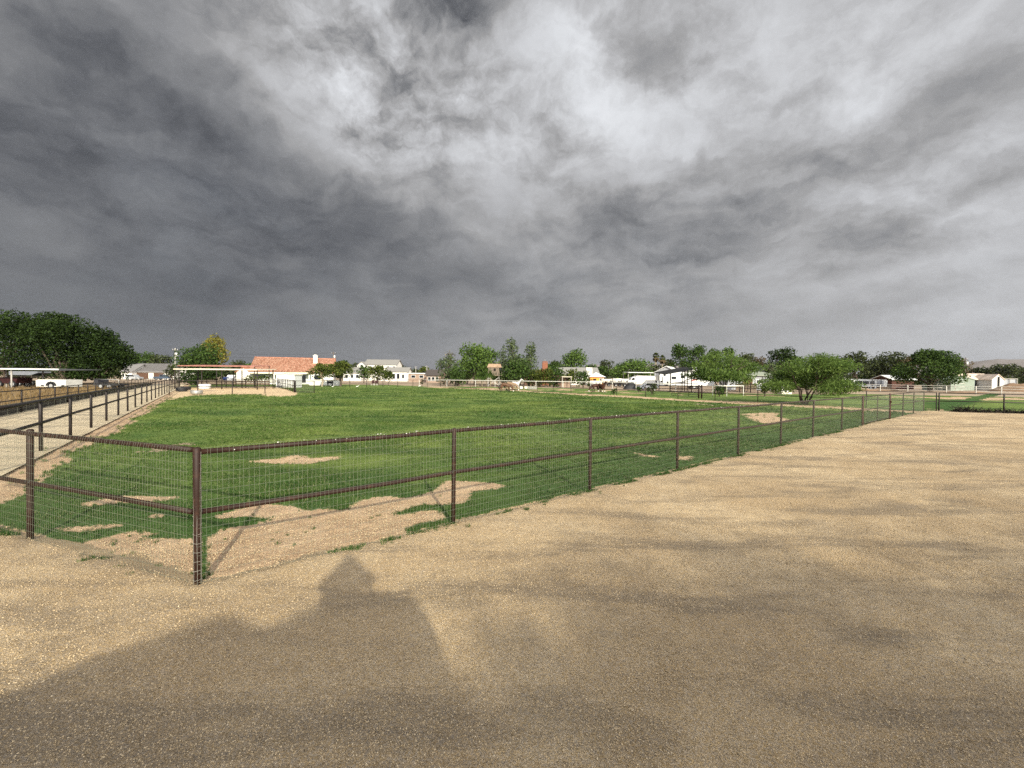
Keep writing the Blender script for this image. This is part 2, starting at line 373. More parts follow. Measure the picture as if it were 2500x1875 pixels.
def px_poly(pts, ox, oy, sc): return [G(ox + p[0] / sc, oy + p[1] / sc) for p in pts]
BARE = [
    px_poly([(235, 985), (240, 700), (340, 650), (440, 640), (560, 625), (640, 590), (560, 572), (300, 590), (270, 570), (420, 540), (500, 520), (600, 500), (720, 505), (850, 545), (1000, 535), (1080, 545), (1150, 480),
             (1250, 460), (1500, 465), (1600, 420), (1680, 370), (1780, 360), (1900, 375), (2060, 390), (1980, 420), (1830, 430), (1820, 480), (1790, 500), (1520, 515), (1330, 570), (1120, 597),
             (1450, 560), (1640, 535), (1680, 590), (1530, 620), (1400, 690), (1200, 760), (1000, 815), (800, 850), (600, 900), (430, 940)], 400, 1020, 2.458),
    px_poly([(480, 255), (600, 240), (700, 230), (780, 210), (850, 215), (880, 230), (1000, 225), (1080, 210), (1040, 238), (930, 255), (800, 268), (700, 262)], 400, 1020, 2.458),
    px_poly([(270, 985), (600, 990), (760, 965), (1000, 920), (1220, 915), (1100, 960), (980, 1010), (1220, 950), (1400, 965), (1510, 960), (1510, 1340), (1200, 1240), (900, 1160), (600, 1080)], 0, 1000, 3.16),
    px_poly([(370, 880), (700, 865), (900, 848), (1010, 860), (800, 890), (560, 908)], 0, 1000, 3.16),
    px_poly([(630, 700), (760, 670), (900, 640), (1200, 648), (1440, 632), (1300, 670), (1150, 690), (900, 700), (700, 715)], 0, 1000, 3.16),
    px_poly([(1080, 805), (1170, 770), (1260, 790), (1180, 820)], 0, 1000, 3.16),
    px_poly([(-400, 430), (0, 420), (200, 400), (190, 500), (215, 560), (60, 600), (-400, 640)], 0, 1000, 3.16),
    px_poly([(1120, 195), (1250, 187), (1330, 185), (1300, 205), (1390, 222), (1400, 238), (1250, 247), (1180, 228)], 1300, 920, 2.212),
    px_poly([(770, 437), (800, 413), (880, 424), (860, 444)], 1300, 920, 2.212),
    px_poly([(480, 388), (600, 412), (690, 424), (690, 432), (590, 422)], 1300, 920, 2.212),
    px_poly([(1340, 372), (1500, 372), (1460, 380), (1340, 386)], 1300, 920, 2.212),
]
PEN = [G(418, 977), G(450, 967), G(480, 963.5), G(560, 961.5), G(640, 961.5), G(655, 966), G(690, 967), G(724, 965), G(723, 957), G(678, 945), G(640, 942), G(420, 947)]
STRAW = [G(383, 1004), G(400, 990), G(430, 973)]

def bare_mask(x, y, soft=True):
    if not soft: return bare_hard(x, y)
    k = np.clip(np.hypot(x, y) * .011, .05, .4); t = 0
    for dx, dy in ((0, 0), (.7, .35), (-.6, .5), (.3, -.75), (-.5, -.5), (1.3, -.2), (-1.2, .3)): t = t + bare_hard(x + dx * k, y + dy * k)
    return t / 7
def bare_hard(x, y):
    r = np.hypot(x, y)
    k = np.clip(r * .03, .12, 1.2)
    wx = x + (fbm(x / k * .5, y / k * .5, 3) - .5) * k * 1.0; wy = y + (fbm(x / k * .5 + 40, y / k * .5, 9) - .5) * k * 1.0
    m = np.zeros(x.shape)
    for p in BARE: m = np.maximum(m, inpoly(wx, wy, p) * 1.0)
    m = np.maximum(m, inpoly(wx, wy, PEN) * 1.0)
    n = fbm(x * .5, y * .5, 21)
    m = np.maximum(m, (d_drive(x, y) < .3 + 1.25 * n) * 1.0)
    m = np.maximum(m, (d_a(x, y) < 2.4 + 2.6 * fbm(x * .25, y * .25, 33)) * (y > 29) * 1.0)
    # thin rubbed strip along the wires
    e = np.minimum(np.abs(d_right(x, y)), np.abs(d_left(x, y)))
    m = np.maximum(m, (e < .10 + .16 * fbm(x * 2.5, y * 2.5, 41)) * (r < 14) * 1.0)
    return m

def polar_grid(r0, r1, nr, a0, a1, na, closed=False):
    r = np.geomspace(r0, r1, nr); a = np.linspace(a0, a1, na, endpoint=not closed)
    R, A = np.meshgrid(r, a, indexing='ij')
    X = R * np.sin(A); Y = R * np.cos(A)
    i = np.arange(nr - 1)[:, None]; j = np.arange(na if closed else na - 1)[None, :]
    j2 = (j + 1) % na
    F = np.stack([i * na + j, i * na + j2, (i + 1) * na + j2, (i + 1) * na + j], -1).reshape(-1, 4)
    return X.ravel(), Y.ravel(), F[:, ::-1]
def set_attr(me, name, arr):
    a = me.attributes.new(name, 'FLOAT', 'POINT'); a.data.foreach_set('value', np.asarray(arr, np.float32))

# gravel
def gravel_mat(name, c1, c2, c3, dampc):
    m = bpy.data.materials.new(name); m.use_nodes = True; nt = m.node_tree; b = nt.nodes['Principled BSDF']
    b.inputs['Roughness'].default_value = .9; b.inputs['Specular IOR Level'].default_value = .15
    tc = N(nt, 'ShaderNodeTexCoord'); P = tc.outputs['Object']
    big = N(nt, 'ShaderNodeTexNoise', n_Scale=.45, n_Detail=6.0, n_Roughness=.6, n_Distortion=.4); L(nt, P, big.inputs['Vector'])
    mid = N(nt, 'ShaderNodeTexNoise', n_Scale=4.0, n_Detail=6.0, n_Roughness=.65); L(nt, P, mid.inputs['Vector'])
    v1 = N(nt, 'ShaderNodeTexVoronoi', n_Scale=95.0); L(nt, P, v1.inputs['Vector'])
    v2 = N(nt, 'ShaderNodeTexVoronoi', n_Scale=230.0); L(nt, P, v2.inputs['Vector'])
    c = mixc(nt, maprange(nt, big.outputs[0], .35, .68, 0, 1), c1, c2)
    c = mixc(nt, maprange(nt, mid.outputs[0], .45, .75, 0, .7), c, c3)
    mp = N(nt, 'ShaderNodeMapping'); L(nt, P, mp.inputs[0]); mp.inputs['Rotation'].default_value = (0, 0, -.62); mp.inputs['Scale'].default_value = (.22, 1.0, 1)
    stn = N(nt, 'ShaderNodeTexNoise', n_Scale=1.3, n_Detail=7.0, n_Roughness=.66, n_Distortion=.6); L(nt, mp.outputs[0], stn.inputs['Vector'])
    c = mixc(nt, maprange(nt, stn.outputs[0], .44, .66, 0, .85), c, (c3[0] * .62, c3[1] * .66, c3[2] * .76))
    fine = N(nt, 'ShaderNodeTexNoise', n_Scale=55.0, n_Detail=6.0, n_Roughness=.8); L(nt, P, fine.inputs['Vector'])
    s1 = N(nt, 'ShaderNodeSeparateColor'); L(nt, v1.outputs['Color'], s1.inputs[0])
    s2 = N(nt, 'ShaderNodeSeparateColor'); L(nt, v2.outputs['Color'], s2.inputs[0])
    hv = N(nt, 'ShaderNodeHueSaturation'); L(nt, c, hv.inputs['Color'])
    L(nt, math_(nt, 'ADD', maprange(nt, s1.outputs[0], 0, 1, .72, 1.12, False), maprange(nt, s2.outputs[0], 0, 1, -.30, .36, False)), hv.inputs['Value'])
    L(nt, maprange(nt, s1.outputs[1], 0, 1, .75, 1.15, False), hv.inputs['Saturation'])
    L(nt, hv.outputs[0], b.inputs['Base Color'])
    h = math_(nt, 'ADD', math_(nt, 'MULTIPLY', v1.outputs['Distance'], -1.0), math_(nt, 'MULTIPLY', v2.outputs['Distance'], -.45))
    h = math_(nt, 'ADD', h, math_(nt, 'ADD', math_(nt, 'MULTIPLY', mid.outputs[0], 2.2), math_(nt, 'MULTIPLY', fine.outputs[0], 2.4)))
    bp = N(nt, 'ShaderNodeBump', n_Strength=.9, n_Distance=.012); L(nt, h, bp.inputs['Height']); L(nt, bp.outputs[0], b.inputs['Normal'])
    MATS[name] = m
    return m
M_GRAVEL = gravel_mat('crushed_granite', (.44, .318, .182), (.575, .437, .265), (.425, .305, .175), None)
M_DRIVE = gravel_mat('pale_driveway', (.55, .45, .295), (.61, .50, .34), (.47, .375, .24), None)

def soil_nodes(nt, P):
    n = N(nt, 'ShaderNodeTexNoise', n_Scale=1.4, n_Detail=8.0, n_Roughness=.7); L(nt, P, n.inputs['Vector'])
    n2 = N(nt, 'ShaderNodeTexNoise', n_Scale=28.0, n_Detail=5.0, n_Roughness=.7); L(nt, P, n2.inputs['Vector'])
    v = N(nt, 'ShaderNodeTexVoronoi', n_Scale=42.0); L(nt, P, v.inputs['Vector'])
    c = mixc(nt, maprange(nt, n.outputs[0], .3, .7, 0, 1), (.42, .285, .175), (.56, .41, .265))
    c = mixc(nt, maprange(nt, n2.outputs[0], .42, .75, 0, .65), c, (.30, .195, .12))
    h = math_(nt, 'ADD', math_(nt, 'MULTIPLY', n2.outputs[0], 1.4), math_(nt, 'MULTIPLY', v.outputs['Distance'], -.7))
    return c, h
def lush_nodes(nt, P):                      # the irrigated margin along the yard fences grows thicker and darker
    f = None
    for nn in (nR, nL):
        dp = N(nt, 'ShaderNodeVectorMath', operation='DOT_PRODUCT'); L(nt, P, dp.inputs[0]); dp.inputs[1].default_value = (nn[0], nn[1], 0)
        d = math_(nt, 'SUBTRACT', dp.outputs['Value'], float(nn @ CORNER))
        f = d if f is None else math_(nt, 'MINIMUM', f, d)
    nz = N(nt, 'ShaderNodeTexNoise', n_Scale=.35, n_Detail=5.0, n_Roughness=.6); L(nt, P, nz.inputs['Vector'])
    return math_(nt, 'MULTIPLY', maprange(nt, math_(nt, 'ADD', f, math_(nt, 'MULTIPLY', nz.outputs[0], -7.0)), -4.5, 2.5, .85, 0), maprange(nt, f, -1.6, -.6, 0, 1))
def pasture_mat():
    m = bpy.data.materials.new('pasture_turf'); m.use_nodes = True; nt = m.node_tree; b = nt.nodes['Principled BSDF']
    b.inputs['Roughness'].default_value = .95; b.inputs['Specular IOR Level'].default_value = .1
    tc = N(nt, 'ShaderNodeTexCoord'); P = tc.outputs['Object']
    soil, h = soil_nodes(nt, P)
    # turf: patches of lush, dry and clumpy growth
    a = N(nt, 'ShaderNodeTexNoise', n_Scale=.22, n_Detail=7.0, n_Roughness=.62, n_Distortion=.5); L(nt, P, a.inputs['Vector'])
    mp = N(nt, 'ShaderNodeMapping'); L(nt, P, mp.inputs[0]); mp.inputs['Rotation'].default_value = (0, 0, .3); mp.inputs['Scale'].default_value = (.35, 1.0, 1)
    s = N(nt, 'ShaderNodeTexNoise', n_Scale=.30, n_Detail=6.0, n_Roughness=.68, n_Distortion=.3); L(nt, mp.outputs[0], s.inputs['Vector'])
    f = N(nt, 'ShaderNodeTexNoise', n_Scale=22.0, n_Detail=6.0, n_Roughness=.75); L(nt, P, f.inputs['Vector'])
    g = mixc(nt, maprange(nt, a.outputs[0], .3, .7, 0, 1), (.052, .104, .026), (.170, .222, .054))
    g = mixc(nt, maprange(nt, s.outputs[0], .48, .62, 0, .9), g, (.034, .074, .018))
    g = mixc(nt, maprange(nt, f.outputs[0], .42, .78, 0, .6), g, (.25, .285, .085))
    g = mixc(nt, lush_nodes(nt, P), g, (.036, .084, .022))
    at = N(nt, 'ShaderNodeAttribute', attribute_name='bare')
    nz = N(nt, 'ShaderNodeTexNoise', n_Scale=14.0, n_Detail=6.0, n_Roughness=.75); L(nt, P, nz.inputs['Vector'])
    mask = maprange(nt, math_(nt, 'ADD', at.outputs['Fac'], math_(nt, 'MULTIPLY', math_(nt, 'SUBTRACT', nz.outputs[0], .5), 1.5)), .36, .66, 0, 1)
    sa = N(nt, 'ShaderNodeAttribute', attribute_name='sand')
    soil = mixc(nt, math_(nt, 'MULTIPLY', sa.outputs['Fac'], .75), soil, (.58, .44, .27))
    L(nt, mixc(nt, mask, g, soil), b.inputs['Base Color'])
    hh = math_(nt, 'ADD', h, math_(nt, 'MULTIPLY', f.outputs[0], 2.0))
    bp = N(nt, 'ShaderNodeBump', n_Strength=.8, n_Distance=.03); L(nt, hh, bp.inputs['Height']); L(nt, bp.outputs[0], b.inputs['Normal'])
    return m
M_PAST = pasture_mat()

def build_ground():
    # base terrain to the horizon
    m = bpy.data.materials.new('desert_soil'); m.use_nodes = True; nt = m.node_tree; b = nt.nodes['Principled BSDF']
    b.inputs['Roughness'].default_value = .95
    tc = N(nt, 'ShaderNodeTexCoord'); P = tc.outputs['Object']
    a = N(nt, 'ShaderNodeTexNoise', n_Scale=.09, n_Detail=8.0, n_Roughness=.65); L(nt, P, a.inputs['Vector'])
    a2 = N(nt, 'ShaderNodeTexNoise', n_Scale=1.6, n_Detail=6.0, n_Roughness=.7); L(nt, P, a2.inputs['Vector'])
    c = mixc(nt, maprange(nt, a.outputs[0], .35, .65, 0, 1), (.24, .165, .11), (.33, .25, .165))
    c = mixc(nt, maprange(nt, a2.outputs[0], .5, .75, 0, .6), c, (.15, .10, .07)); L(nt, c, b.inputs['Base Color'])
    mb = MB(); s = 6000
    mb.add([(-s, -s, 0), (s, -s, 0), (s, s, 0), (-s, s, 0)], [(0, 1, 2, 3)])
    o = mb.build('ground', m, loc=(0, 0, -.10)); lab(o, kind='structure')
    # gravel yard
    X, Y, F = polar_grid(1.0, 62, 250, 0, 2 * math.pi, 760, True)
    inside = np.minimum(d_right(X, Y), d_left(X, Y))          # >0 in the pasture
    inside = np.maximum(inside, np.where(X > FA[0][0] - 1.5, d_b(X, Y), -99))
    r = np.hypot(X, Y)
    edge = (fbm(X * 1.1, Y * 1.1, 5) - .5) * .34 + (fbm(X * 5, Y * 5, 8) - .5) * .14
    t = np.clip((-inside + .10 + edge) / .22, -1, 1)
    Z = .055 * t - .035
    Z += (fbm(X * .35, Y * .35, 60) - .5) * .10 * np.clip(-inside / 2, 0, 1) + (fbm(X * 2.2, Y * 2.2, 61) - .5) * .035 * np.clip(-inside, 0, 1)
    Z += (fbm(X * 9, Y * 9, 62) - .5) * .030 * np.clip(r / 4, .4, 1) * np.clip(-inside * 2 + .3, 0, 1)
    # wheel tracks curving across the yard
    for k, (cx, cy, rad) in enumerate(((13.0, -4.0, 14.0), (13.0, -4.0, 12.4), (26, -9, 24.5), (26, -9, 22.9), (4, -14, 20.5), (4, -14, 19.0))):
        dd = np.abs(np.hypot(X - cx, Y - cy) - rad - (fbm(X * .4, Y * .4, 70 + k) - .5) * .5)
        Z += np.where(dd < .3, (-.012 * np.cos(dd / .3 * math.pi / 2) + .005 * np.cos(dd * 55) * np.cos(np.arctan2(X - cx, Y - cy) * rad * 38)) * np.clip(fbm(X * .3, Y * .3, 75 + k) * 4 - 1.6, 0, 1), 0) * np.clip(-inside * .7, 0, 1)
    Z = np.where(inside > .45, -.2, Z)
    keep = (inside[F].min(1) < .5)
    me = np_mesh('gravel_yard', np.stack([X, Y, Z], 1), F[keep], M_GRAVEL, True)
    o = link('gravel_yard', me); lab(o, kind='structure')
    bm = MB(); bm.tube([(0, 0, -.05), (0, 0, -.02)], 1.03, 48); o = bm.build('gravel_patch', M_GRAVEL, loc=(0, 0, .004)); lab(o, kind='structure')
    # pasture
    X, Y, F = polar_grid(3.6, 125, 430, math.radians(-84), math.radians(50), 760)
    d1 = np.minimum(d_right(X, Y), d_left(X, Y)); dd = np.minimum(d1, d_drive(X, Y) + .3)
    Z = -.045 + (fbm(X * .16, Y * .16, 80) - .5) * .16 * np.clip(dd / 3, 0, 1) * np.clip((110 - np.hypot(X, Y)) / 40, 0, 1) + (fbm(X * 1.7, Y * 1.7, 81) - .5) * .05 * np.clip(dd, 0, 1) + (fbm(X * 7, Y * 7, 82) - .5) * .03
    bare = bare_mask(X, Y)
    Z -= bare * .02; Z += bare * (fbm(X * 6, Y * 6, 83) - .5) * .05
    da = d_a(X, Y)
    # inside test: pasture side of fence A (polygon)
    poly = [CORNER, CORNER + FL_DIR * 7.0, (-10.4, 6.9), DR_P + DR_DIR * 90, (-40, 110), FA[3], FA[2], FA[1], FA[0], FR_END]
    keepv = inpoly(X, Y, poly) | (np.abs(d1) < .6)
    keep = keepv[F].any(1) & (Y[F].max(1) < 100)
    me = np_mesh('pasture', np.stack([X, Y, Z], 1), F[keep], M_PAST, True); set_attr(me, 'bare', bare); set_attr(me, 'sand', np.where(inpoly(X, Y, [(p[0] * 1.0, p[1]) for p in PEN]) | (np.hypot(X + 26, Y - 54) < 12) & (d_drive(X, Y) > 0), 1.0, 0.0))
    o = link('pasture', me); lab(o, kind='structure')
    # second paddock beyond the brown pipe fence
    X, Y, F = polar_grid(22, 110, 130, math.radians(-14), math.radians(72), 260)
    sheet = [FA[0] + np.array([-.8, -.8]), FA[1] + [-.6, -.6], FA[2] + [-.6, 0], (-16, 86), (-10, 93), (8, 88), (17, 84.5), (24, 77), (30, 70), (46, 66), (58, 70), (80, 64), (110, 48), (100, 8), FB_END]
    keepv = inpoly(X + (fbm(X * .3, Y * .3, 91) - .5) * 2, Y + (fbm(X * .3, Y * .3, 92) - .5) * 3.0, sheet)
    bare = ((fbm(X * .22, Y * .22, 95) > .63) & (Y + X * .2 > 62)) * 1.0
    Z = -.055 + (fbm(X * .4, Y * .4, 93) - .5) * .05
    me = np_mesh('paddock_grass', np.stack([X, Y, Z], 1), F[keepv[F].all(1)], M_PAST, True); set_attr(me, 'bare', bare)
    o = link('paddock_grass', me); lab(o, kind='structure')
    # driveway
    a = DR_P - DR_DIR * 14; w = 5.4; n = np.array([-nD[0], -nD[1]])
    V = []; 
    NN = 90
    for i in range(NN + 1):
        p = a + DR_DIR * (110 * i / NN)
        for k in range(7):
            q = p + n * (w * k / 6 - .25); V.append((q[0], q[1], -.012 + random.uniform(-.008, .008)))
    F = [(i * 7 + k, i * 7 + k + 1, i * 7 + k + 8, i * 7 + k + 7) for i in range(NN) for k in range(6)]
    o = link('driveway', np_mesh('driveway', V, F, M_DRIVE, True)); lab(o, kind='structure')
    # dry field left of the driveway, a step higher behind the block wall
    m = mat('dry_grass_soil', (.17, .115, .06), .95, .3, .9, bump=.8, bscale=8)
    q0 = DR2_P - DR_DIR * 28; q1 = DR2_P + DR_DIR * 70
    V = []; NI, NJ = 110, 50
    for i in range(NI + 1):
        for j in range(NJ + 1):
            p = q0 + (q1 - q0) * (i / NI) - nD * (.32 + 60 * (j / NJ) ** 1.5)
            V.append((p[0], p[1], .40))
    V = np.array(V); V[:, 2] += (fbm(V[:, 0] * .8, V[:, 1] * .8, 110) - .5) * .28
    F = [(i * (NJ + 1) + j, i * (NJ + 1) + j + 1, (i + 1) * (NJ + 1) + j + 1, (i + 1) * (NJ + 1) + j) for i in range(NI) for j in range(NJ)]
    o = link('dry_field', np_mesh('dry_field', V, F, m, True)); lab(o, kind='structure')
build_ground()

# ------------------------------------------------------------------ instanced cover (grass blades, stones)
PROTO = bpy.data.collections.new('cover_sources')
def instancer(name, pts, scl, rot, protos, idx, label, cat):
    me = bpy.data.meshes.new(name); pts = np.asarray(pts, np.float32)
    me.vertices.add(len(pts)); me.vertices.foreach_set('co', pts.ravel())
    set_attr(me, 'scl', scl); set_attr(me, 'rz', rot)
    a = me.attributes.new('pick', 'INT', 'POINT'); a.data.foreach_set('value', np.asarray(idx, np.int32))
    col = bpy.data.collections.new(name + '_sources')
    for p in protos: col.objects.link(p)
    o = link(name, me)
    ng = bpy.data.node_groups.new(name, 'GeometryNodeTree')
    ng.interface.new_socket('Geometry', in_out='INPUT', socket_type='NodeSocketGeometry'); ng.interface.new_socket('Geometry', in_out='OUTPUT', socket_type='NodeSocketGeometry')
    gi = ng.nodes.new('NodeGroupInput'); go = ng.nodes.new('NodeGroupOutput')
    mp = ng.nodes.new('GeometryNodeMeshToPoints')
    ci = ng.nodes.new('GeometryNodeCollectionInfo'); ci.inputs['Collection'].default_value = col; ci.inputs['Separate Children'].default_value = True; ci.inputs['Reset Children'].default_value = True
    ip = ng.nodes.new('GeometryNodeInstanceOnPoints'); ip.inputs['Pick Instance'].default_value = True
    def attr(n, t):
        q = ng.nodes.new('GeometryNodeInputNamedAttribute'); q.data_type = t; q.inputs['Name'].default_value = n; return q.outputs['Attribute']
    cx = ng.nodes.new('ShaderNodeCombineXYZ'); ng.links.new(attr('rz', 'FLOAT'), cx.inputs[2])
    ng.links.new(gi.outputs[0], mp.inputs[0]); ng.links.new(mp.outputs[0], ip.inputs['Points']); ng.links.new(ci.outputs[0], ip.inputs['Instance'])
    ng.links.new(attr('pick', 'INT'), ip.inputs['Instance Index']); ng.links.new(cx.outputs[0], ip.inputs['Rotation']); ng.links.new(attr('scl', 'FLOAT'), ip.inputs['Scale'])
    ng.links.new(ip.outputs[0], go.inputs[0])
    md = o.modifiers.new('cover', 'NODES'); md.node_group = ng
    lab(o, label, cat, kind='stuff')
    return o
def blade_mat():
    m = bpy.data.materials.new('grass_blade'); m.use_nodes = True; nt = m.node_tree; nt.nodes.clear()
    out = N(nt, 'ShaderNodeOutputMaterial'); oi = N(nt, 'ShaderNodeObjectInfo'); geo = N(nt, 'ShaderNodeNewGeometry')
    n = N(nt, 'ShaderNodeTexNoise', n_Scale=.22, n_Detail=7.0, n_Roughness=.62, n_Distortion=.5); L(nt, geo.outputs['Position'], n.inputs['Vector'])
    c = mixc(nt, maprange(nt, n.outputs[0], .3, .7, 0, 1), (.048, .106, .026), (.162, .220, .053))
    mp = N(nt, 'ShaderNodeMapping'); L(nt, geo.outputs['Position'], mp.inputs[0]); mp.inputs['Rotation'].default_value = (0, 0, .3); mp.inputs['Scale'].default_value = (.35, 1.0, 1)
    sn = N(nt, 'ShaderNodeTexNoise', n_Scale=.30, n_Detail=6.0, n_Roughness=.68, n_Distortion=.3); L(nt, mp.outputs[0], sn.inputs['Vector'])
    c = mixc(nt, maprange(nt, sn.outputs[0], .48, .62, 0, .8), c, (.030, .070, .018))
    c = mixc(nt, lush_nodes(nt, geo.outputs['Position']), c, (.034, .084, .022))
    c = mixc(nt, maprange(nt, oi.outputs['Random'], 0, 1, 0, .5, False), c, (.024, .062, .013))
    c = mixc(nt, maprange(nt, geo.outputs['Random Per Island'], .90, .95, 0, .8), c, (.30, .29, .15))
    d = N(nt, 'ShaderNodeBsdfDiffuse'); t = N(nt, 'ShaderNodeBsdfTranslucent'); L(nt, c, d.inputs[0]); L(nt, c, t.inputs[0])
    mx = N(nt, 'ShaderNodeMixShader', i_0=.35); L(nt, d.outputs[0], mx.inputs[1]); L(nt, t.outputs[0], mx.inputs[2]); L(nt, mx.outputs[0], out.inputs[0])
    return m
def build_cover():
    bmat = blade_mat(); protos = []
    for k in range(4):
        V = []; F = []; r = np.random.default_rng(50 + k)
        for b in range(16):
            a = r.uniform(0, 6.28); rr = r.uniform(0, .05); x, y = rr * math.cos(a), rr * math.sin(a)
            h = r.uniform(.028, .062); lean = r.uniform(.005, .04); la = r.uniform(0, 6.28); w = r.uniform(.0025, .0048); wa = r.uniform(0, 6.28)
            wx, wy = w * math.cos(wa), w * math.sin(wa); i = len(V)
            V += [(x - wx, y - wy, -.01), (x + wx, y + wy, -.01), (x + wx * .8 + lean * .4 * math.cos(la), y + wy * .8 + lean * .4 * math.sin(la), h * .6), (x - wx * .8 + lean * .4 * math.cos(la), y - wy * .8 + lean * .4 * math.sin(la), h * .6),
                  (x + lean * math.cos(la), y + lean * math.sin(la), h)]
            F += [(i, i + 1, i + 2, i + 3), (i + 3, i + 2, i + 4)]
        me = bpy.data.meshes.new('grass_clump'); me.from_pydata(V, [], F); me.materials.append(bmat)
        protos.append(bpy.data.objects.new('grass_clump', me))
    # near turf
    pts = []; sc = []
    for r0, r1, dens, s in ((4.3, 8, 420, .72), (8, 14, 190, .85), (14, 24, 70, 1.15), (24, 40, 24, 1.6), (40, 78, 6, 2.3)):
        a0, a1 = math.radians(-56), math.radians(50)
        n = int((a1 - a0) / 2 * (r1 * r1 - r0 * r0) * dens)
        r = np.sqrt(rng.uniform(r0 * r0, r1 * r1, n)); a = rng.uniform(a0, a1, n); x = r * np.sin(a); y = r * np.cos(a)
        d1 = np.minimum(np.minimum(d_right(x, y), d_left(x, y)), d_drive(x, y))
        bare = bare_mask(x, y); nn = fbm(x * 1.3, y * 1.3, 7)
        thr = np.clip(bare * 1.15 - .08 + (fbm(x * 6, y * 6, 12) - .5) * .9 * (bare > .02) * (bare < .98), 0, 1)
        ok = (d1 > -.06) & ((rng.uniform(0, 1, n) > thr ** .8) | (rng.uniform(0, 1, n) < .05 * (nn > .56)))
        ok &= ~((x > FA[0][0]) | (d_a(x, y) < 2.4))
        # keep the far side of fence A out
        ok &= (inpoly(x, y, [CORNER, CORNER + FL_DIR * 7.2, DR_P + DR_DIR * 80, (-30, 78), FA[3], FA[2], FA[1], FA[0], FR_END]) | (d1 < .2)) & ~inpoly(x, y, PEN)
        z = -.045 + (fbm(x * .16, y * .16, 80) - .5) * .16 * np.clip(np.minimum(d1, 99) / 3, 0, 1) + (fbm(x * 1.7, y * 1.7, 81) - .5) * .05 * np.clip(d1, 0, 1)
        hs = .35 + 1.35 * fbm(x * .45, y * .45, 99) ** 1.3 + .7 * (fbm(x * 1.9, y * 1.9, 98) - .45)
        hs = np.clip(hs, .3, 2.0)
        pts.append(np.stack([x, y, z - .004], 1)[ok]); sc.append((s * hs * rng.uniform(.75, 1.25, n))[ok])
    # tufts spilling through the wires
    n = 2600; t = rng.uniform(0, 26, n); side = rng.uniform(0, 1, n) < .75; off = -np.abs(rng.normal(0, .09, n))
    x = np.where(side, CORNER[0] + FR_DIR[0] * t + nR[0] * off, CORNER[0] + FL_DIR[0] * t * .28 + nL[0] * off); y = np.where(side, CORNER[1] + FR_DIR[1] * t + nR[1] * off, CORNER[1] + FL_DIR[1] * t * .28 + nL[1] * off)
    ok = fbm(x * 1.6, y * 1.6, 301) > np.where(t > 6, .46, .56)
    pts.append(np.stack([x, y, np.full(n, -.02) - off * .15], 1)[ok]); sc.append(rng.uniform(.6, 1.25, n)[ok])
    pts = np.concatenate(pts); sc = np.concatenate(sc); n = len(pts)
    print('grass clumps', n)
    instancer('pasture_grass', pts, sc, rng.uniform(0, 6.28, n), protos, rng.integers(0, 4, n), 'short green grass growing across the fenced pasture', 'grass')
    # loose stones
    smat = bpy.data.materials.new('loose_stone'); smat.use_nodes = True; nt = smat.node_tree; b = nt.nodes['Principled BSDF']; b.inputs['Roughness'].default_value = .9
    oi = N(nt, 'ShaderNodeObjectInfo'); rp = N(nt, 'ShaderNodeValToRGB'); L(nt, oi.outputs['Random'], rp.inputs[0]); L(nt, rp.outputs[0], b.inputs['Base Color'])
    e = rp.color_ramp.elements; e[0].color = (.20, .14, .08, 1); e[1].color = (.57, .46, .31, 1); k = rp.color_ramp.elements.new(.35); k.color = (.39, .29, .165, 1); k = rp.color_ramp.elements.new(.9); k.color = (.51, .395, .245, 1)
    protos = []
    for k in range(3):
        bm = bmesh.new(); bmesh.ops.create_icosphere(bm, subdivisions=1, radius=1.0); r = random.Random(k)
        for v in bm.verts: v.co = Vector((v.co.x * r.uniform(.7, 1.2), v.co.y * r.uniform(.6, 1.0), v.co.z * r.uniform(.45, .75)))
        me = bpy.data.meshes.new('stone'); bm.to_mesh(me); bm.free(); me.materials.append(smat); protos.append(bpy.data.objects.new('stone', me))
    pts = []; sc = []
    for r0, r1, dens, lo, hi in ((1.6, 4, 3800, .0024, .0066), (4, 8, 1300, .0034, .0085), (8, 14, 200, .005, .011), (14, 24, 20, .007, .014)):
        a0, a1 = math.radians(-54), math.radians(54); n = int((a1 - a0) / 2 * (r1 * r1 - r0 * r0) * dens)
        r = np.sqrt(rng.uniform(r0 * r0, r1 * r1, n)); a = rng.uniform(a0, a1, n); x = r * np.sin(a); y = r * np.cos(a)
        d1 = np.minimum(d_right(x, y), d_left(x, y)); ok = (d1 < -.05) | (bare_mask(x, y) > .5)
        z = np.where(d1 < 0, .02, -.055) + (fbm(x * .35, y * .35, 60) - .5) * .10 * np.clip(-d1 / 2, 0, 1) + (fbm(x * 2.2, y * 2.2, 61) - .5) * .035 * np.clip(-d1, 0, 1)
        z += (fbm(x * 9, y * 9, 62) - .5) * .030 * np.clip(r / 4, .4, 1) * np.clip(-d1 * 2 + .3, 0, 1)
        s = lo + (hi - lo) * rng.uniform(0, 1, n) ** 2.2 * np.where(d1 > 0, 1.8, 1)
        pts.append(np.stack([x, y, z + .001], 1)[ok]); sc.append(s[ok])
    pts = np.concatenate(pts); sc = np.concatenate(sc); n = len(pts)
    instancer('gravel_stones', pts, sc, rng.uniform(0, 6.28, n), protos, rng.integers(0, 3, n), 'loose tan stones scattered over the gravel yard', 'gravel')
    # dry grass on the left field
    wm = leafmat('straw', (.12, .078, .034), (.27, .185, .085), .3); V = []; F = []
    n = 9000
    u = rng.uniform(0, 1, n); t = -24 + 60 * u; off = .4 + 22 * rng.uniform(0, 1, n) ** 1.6
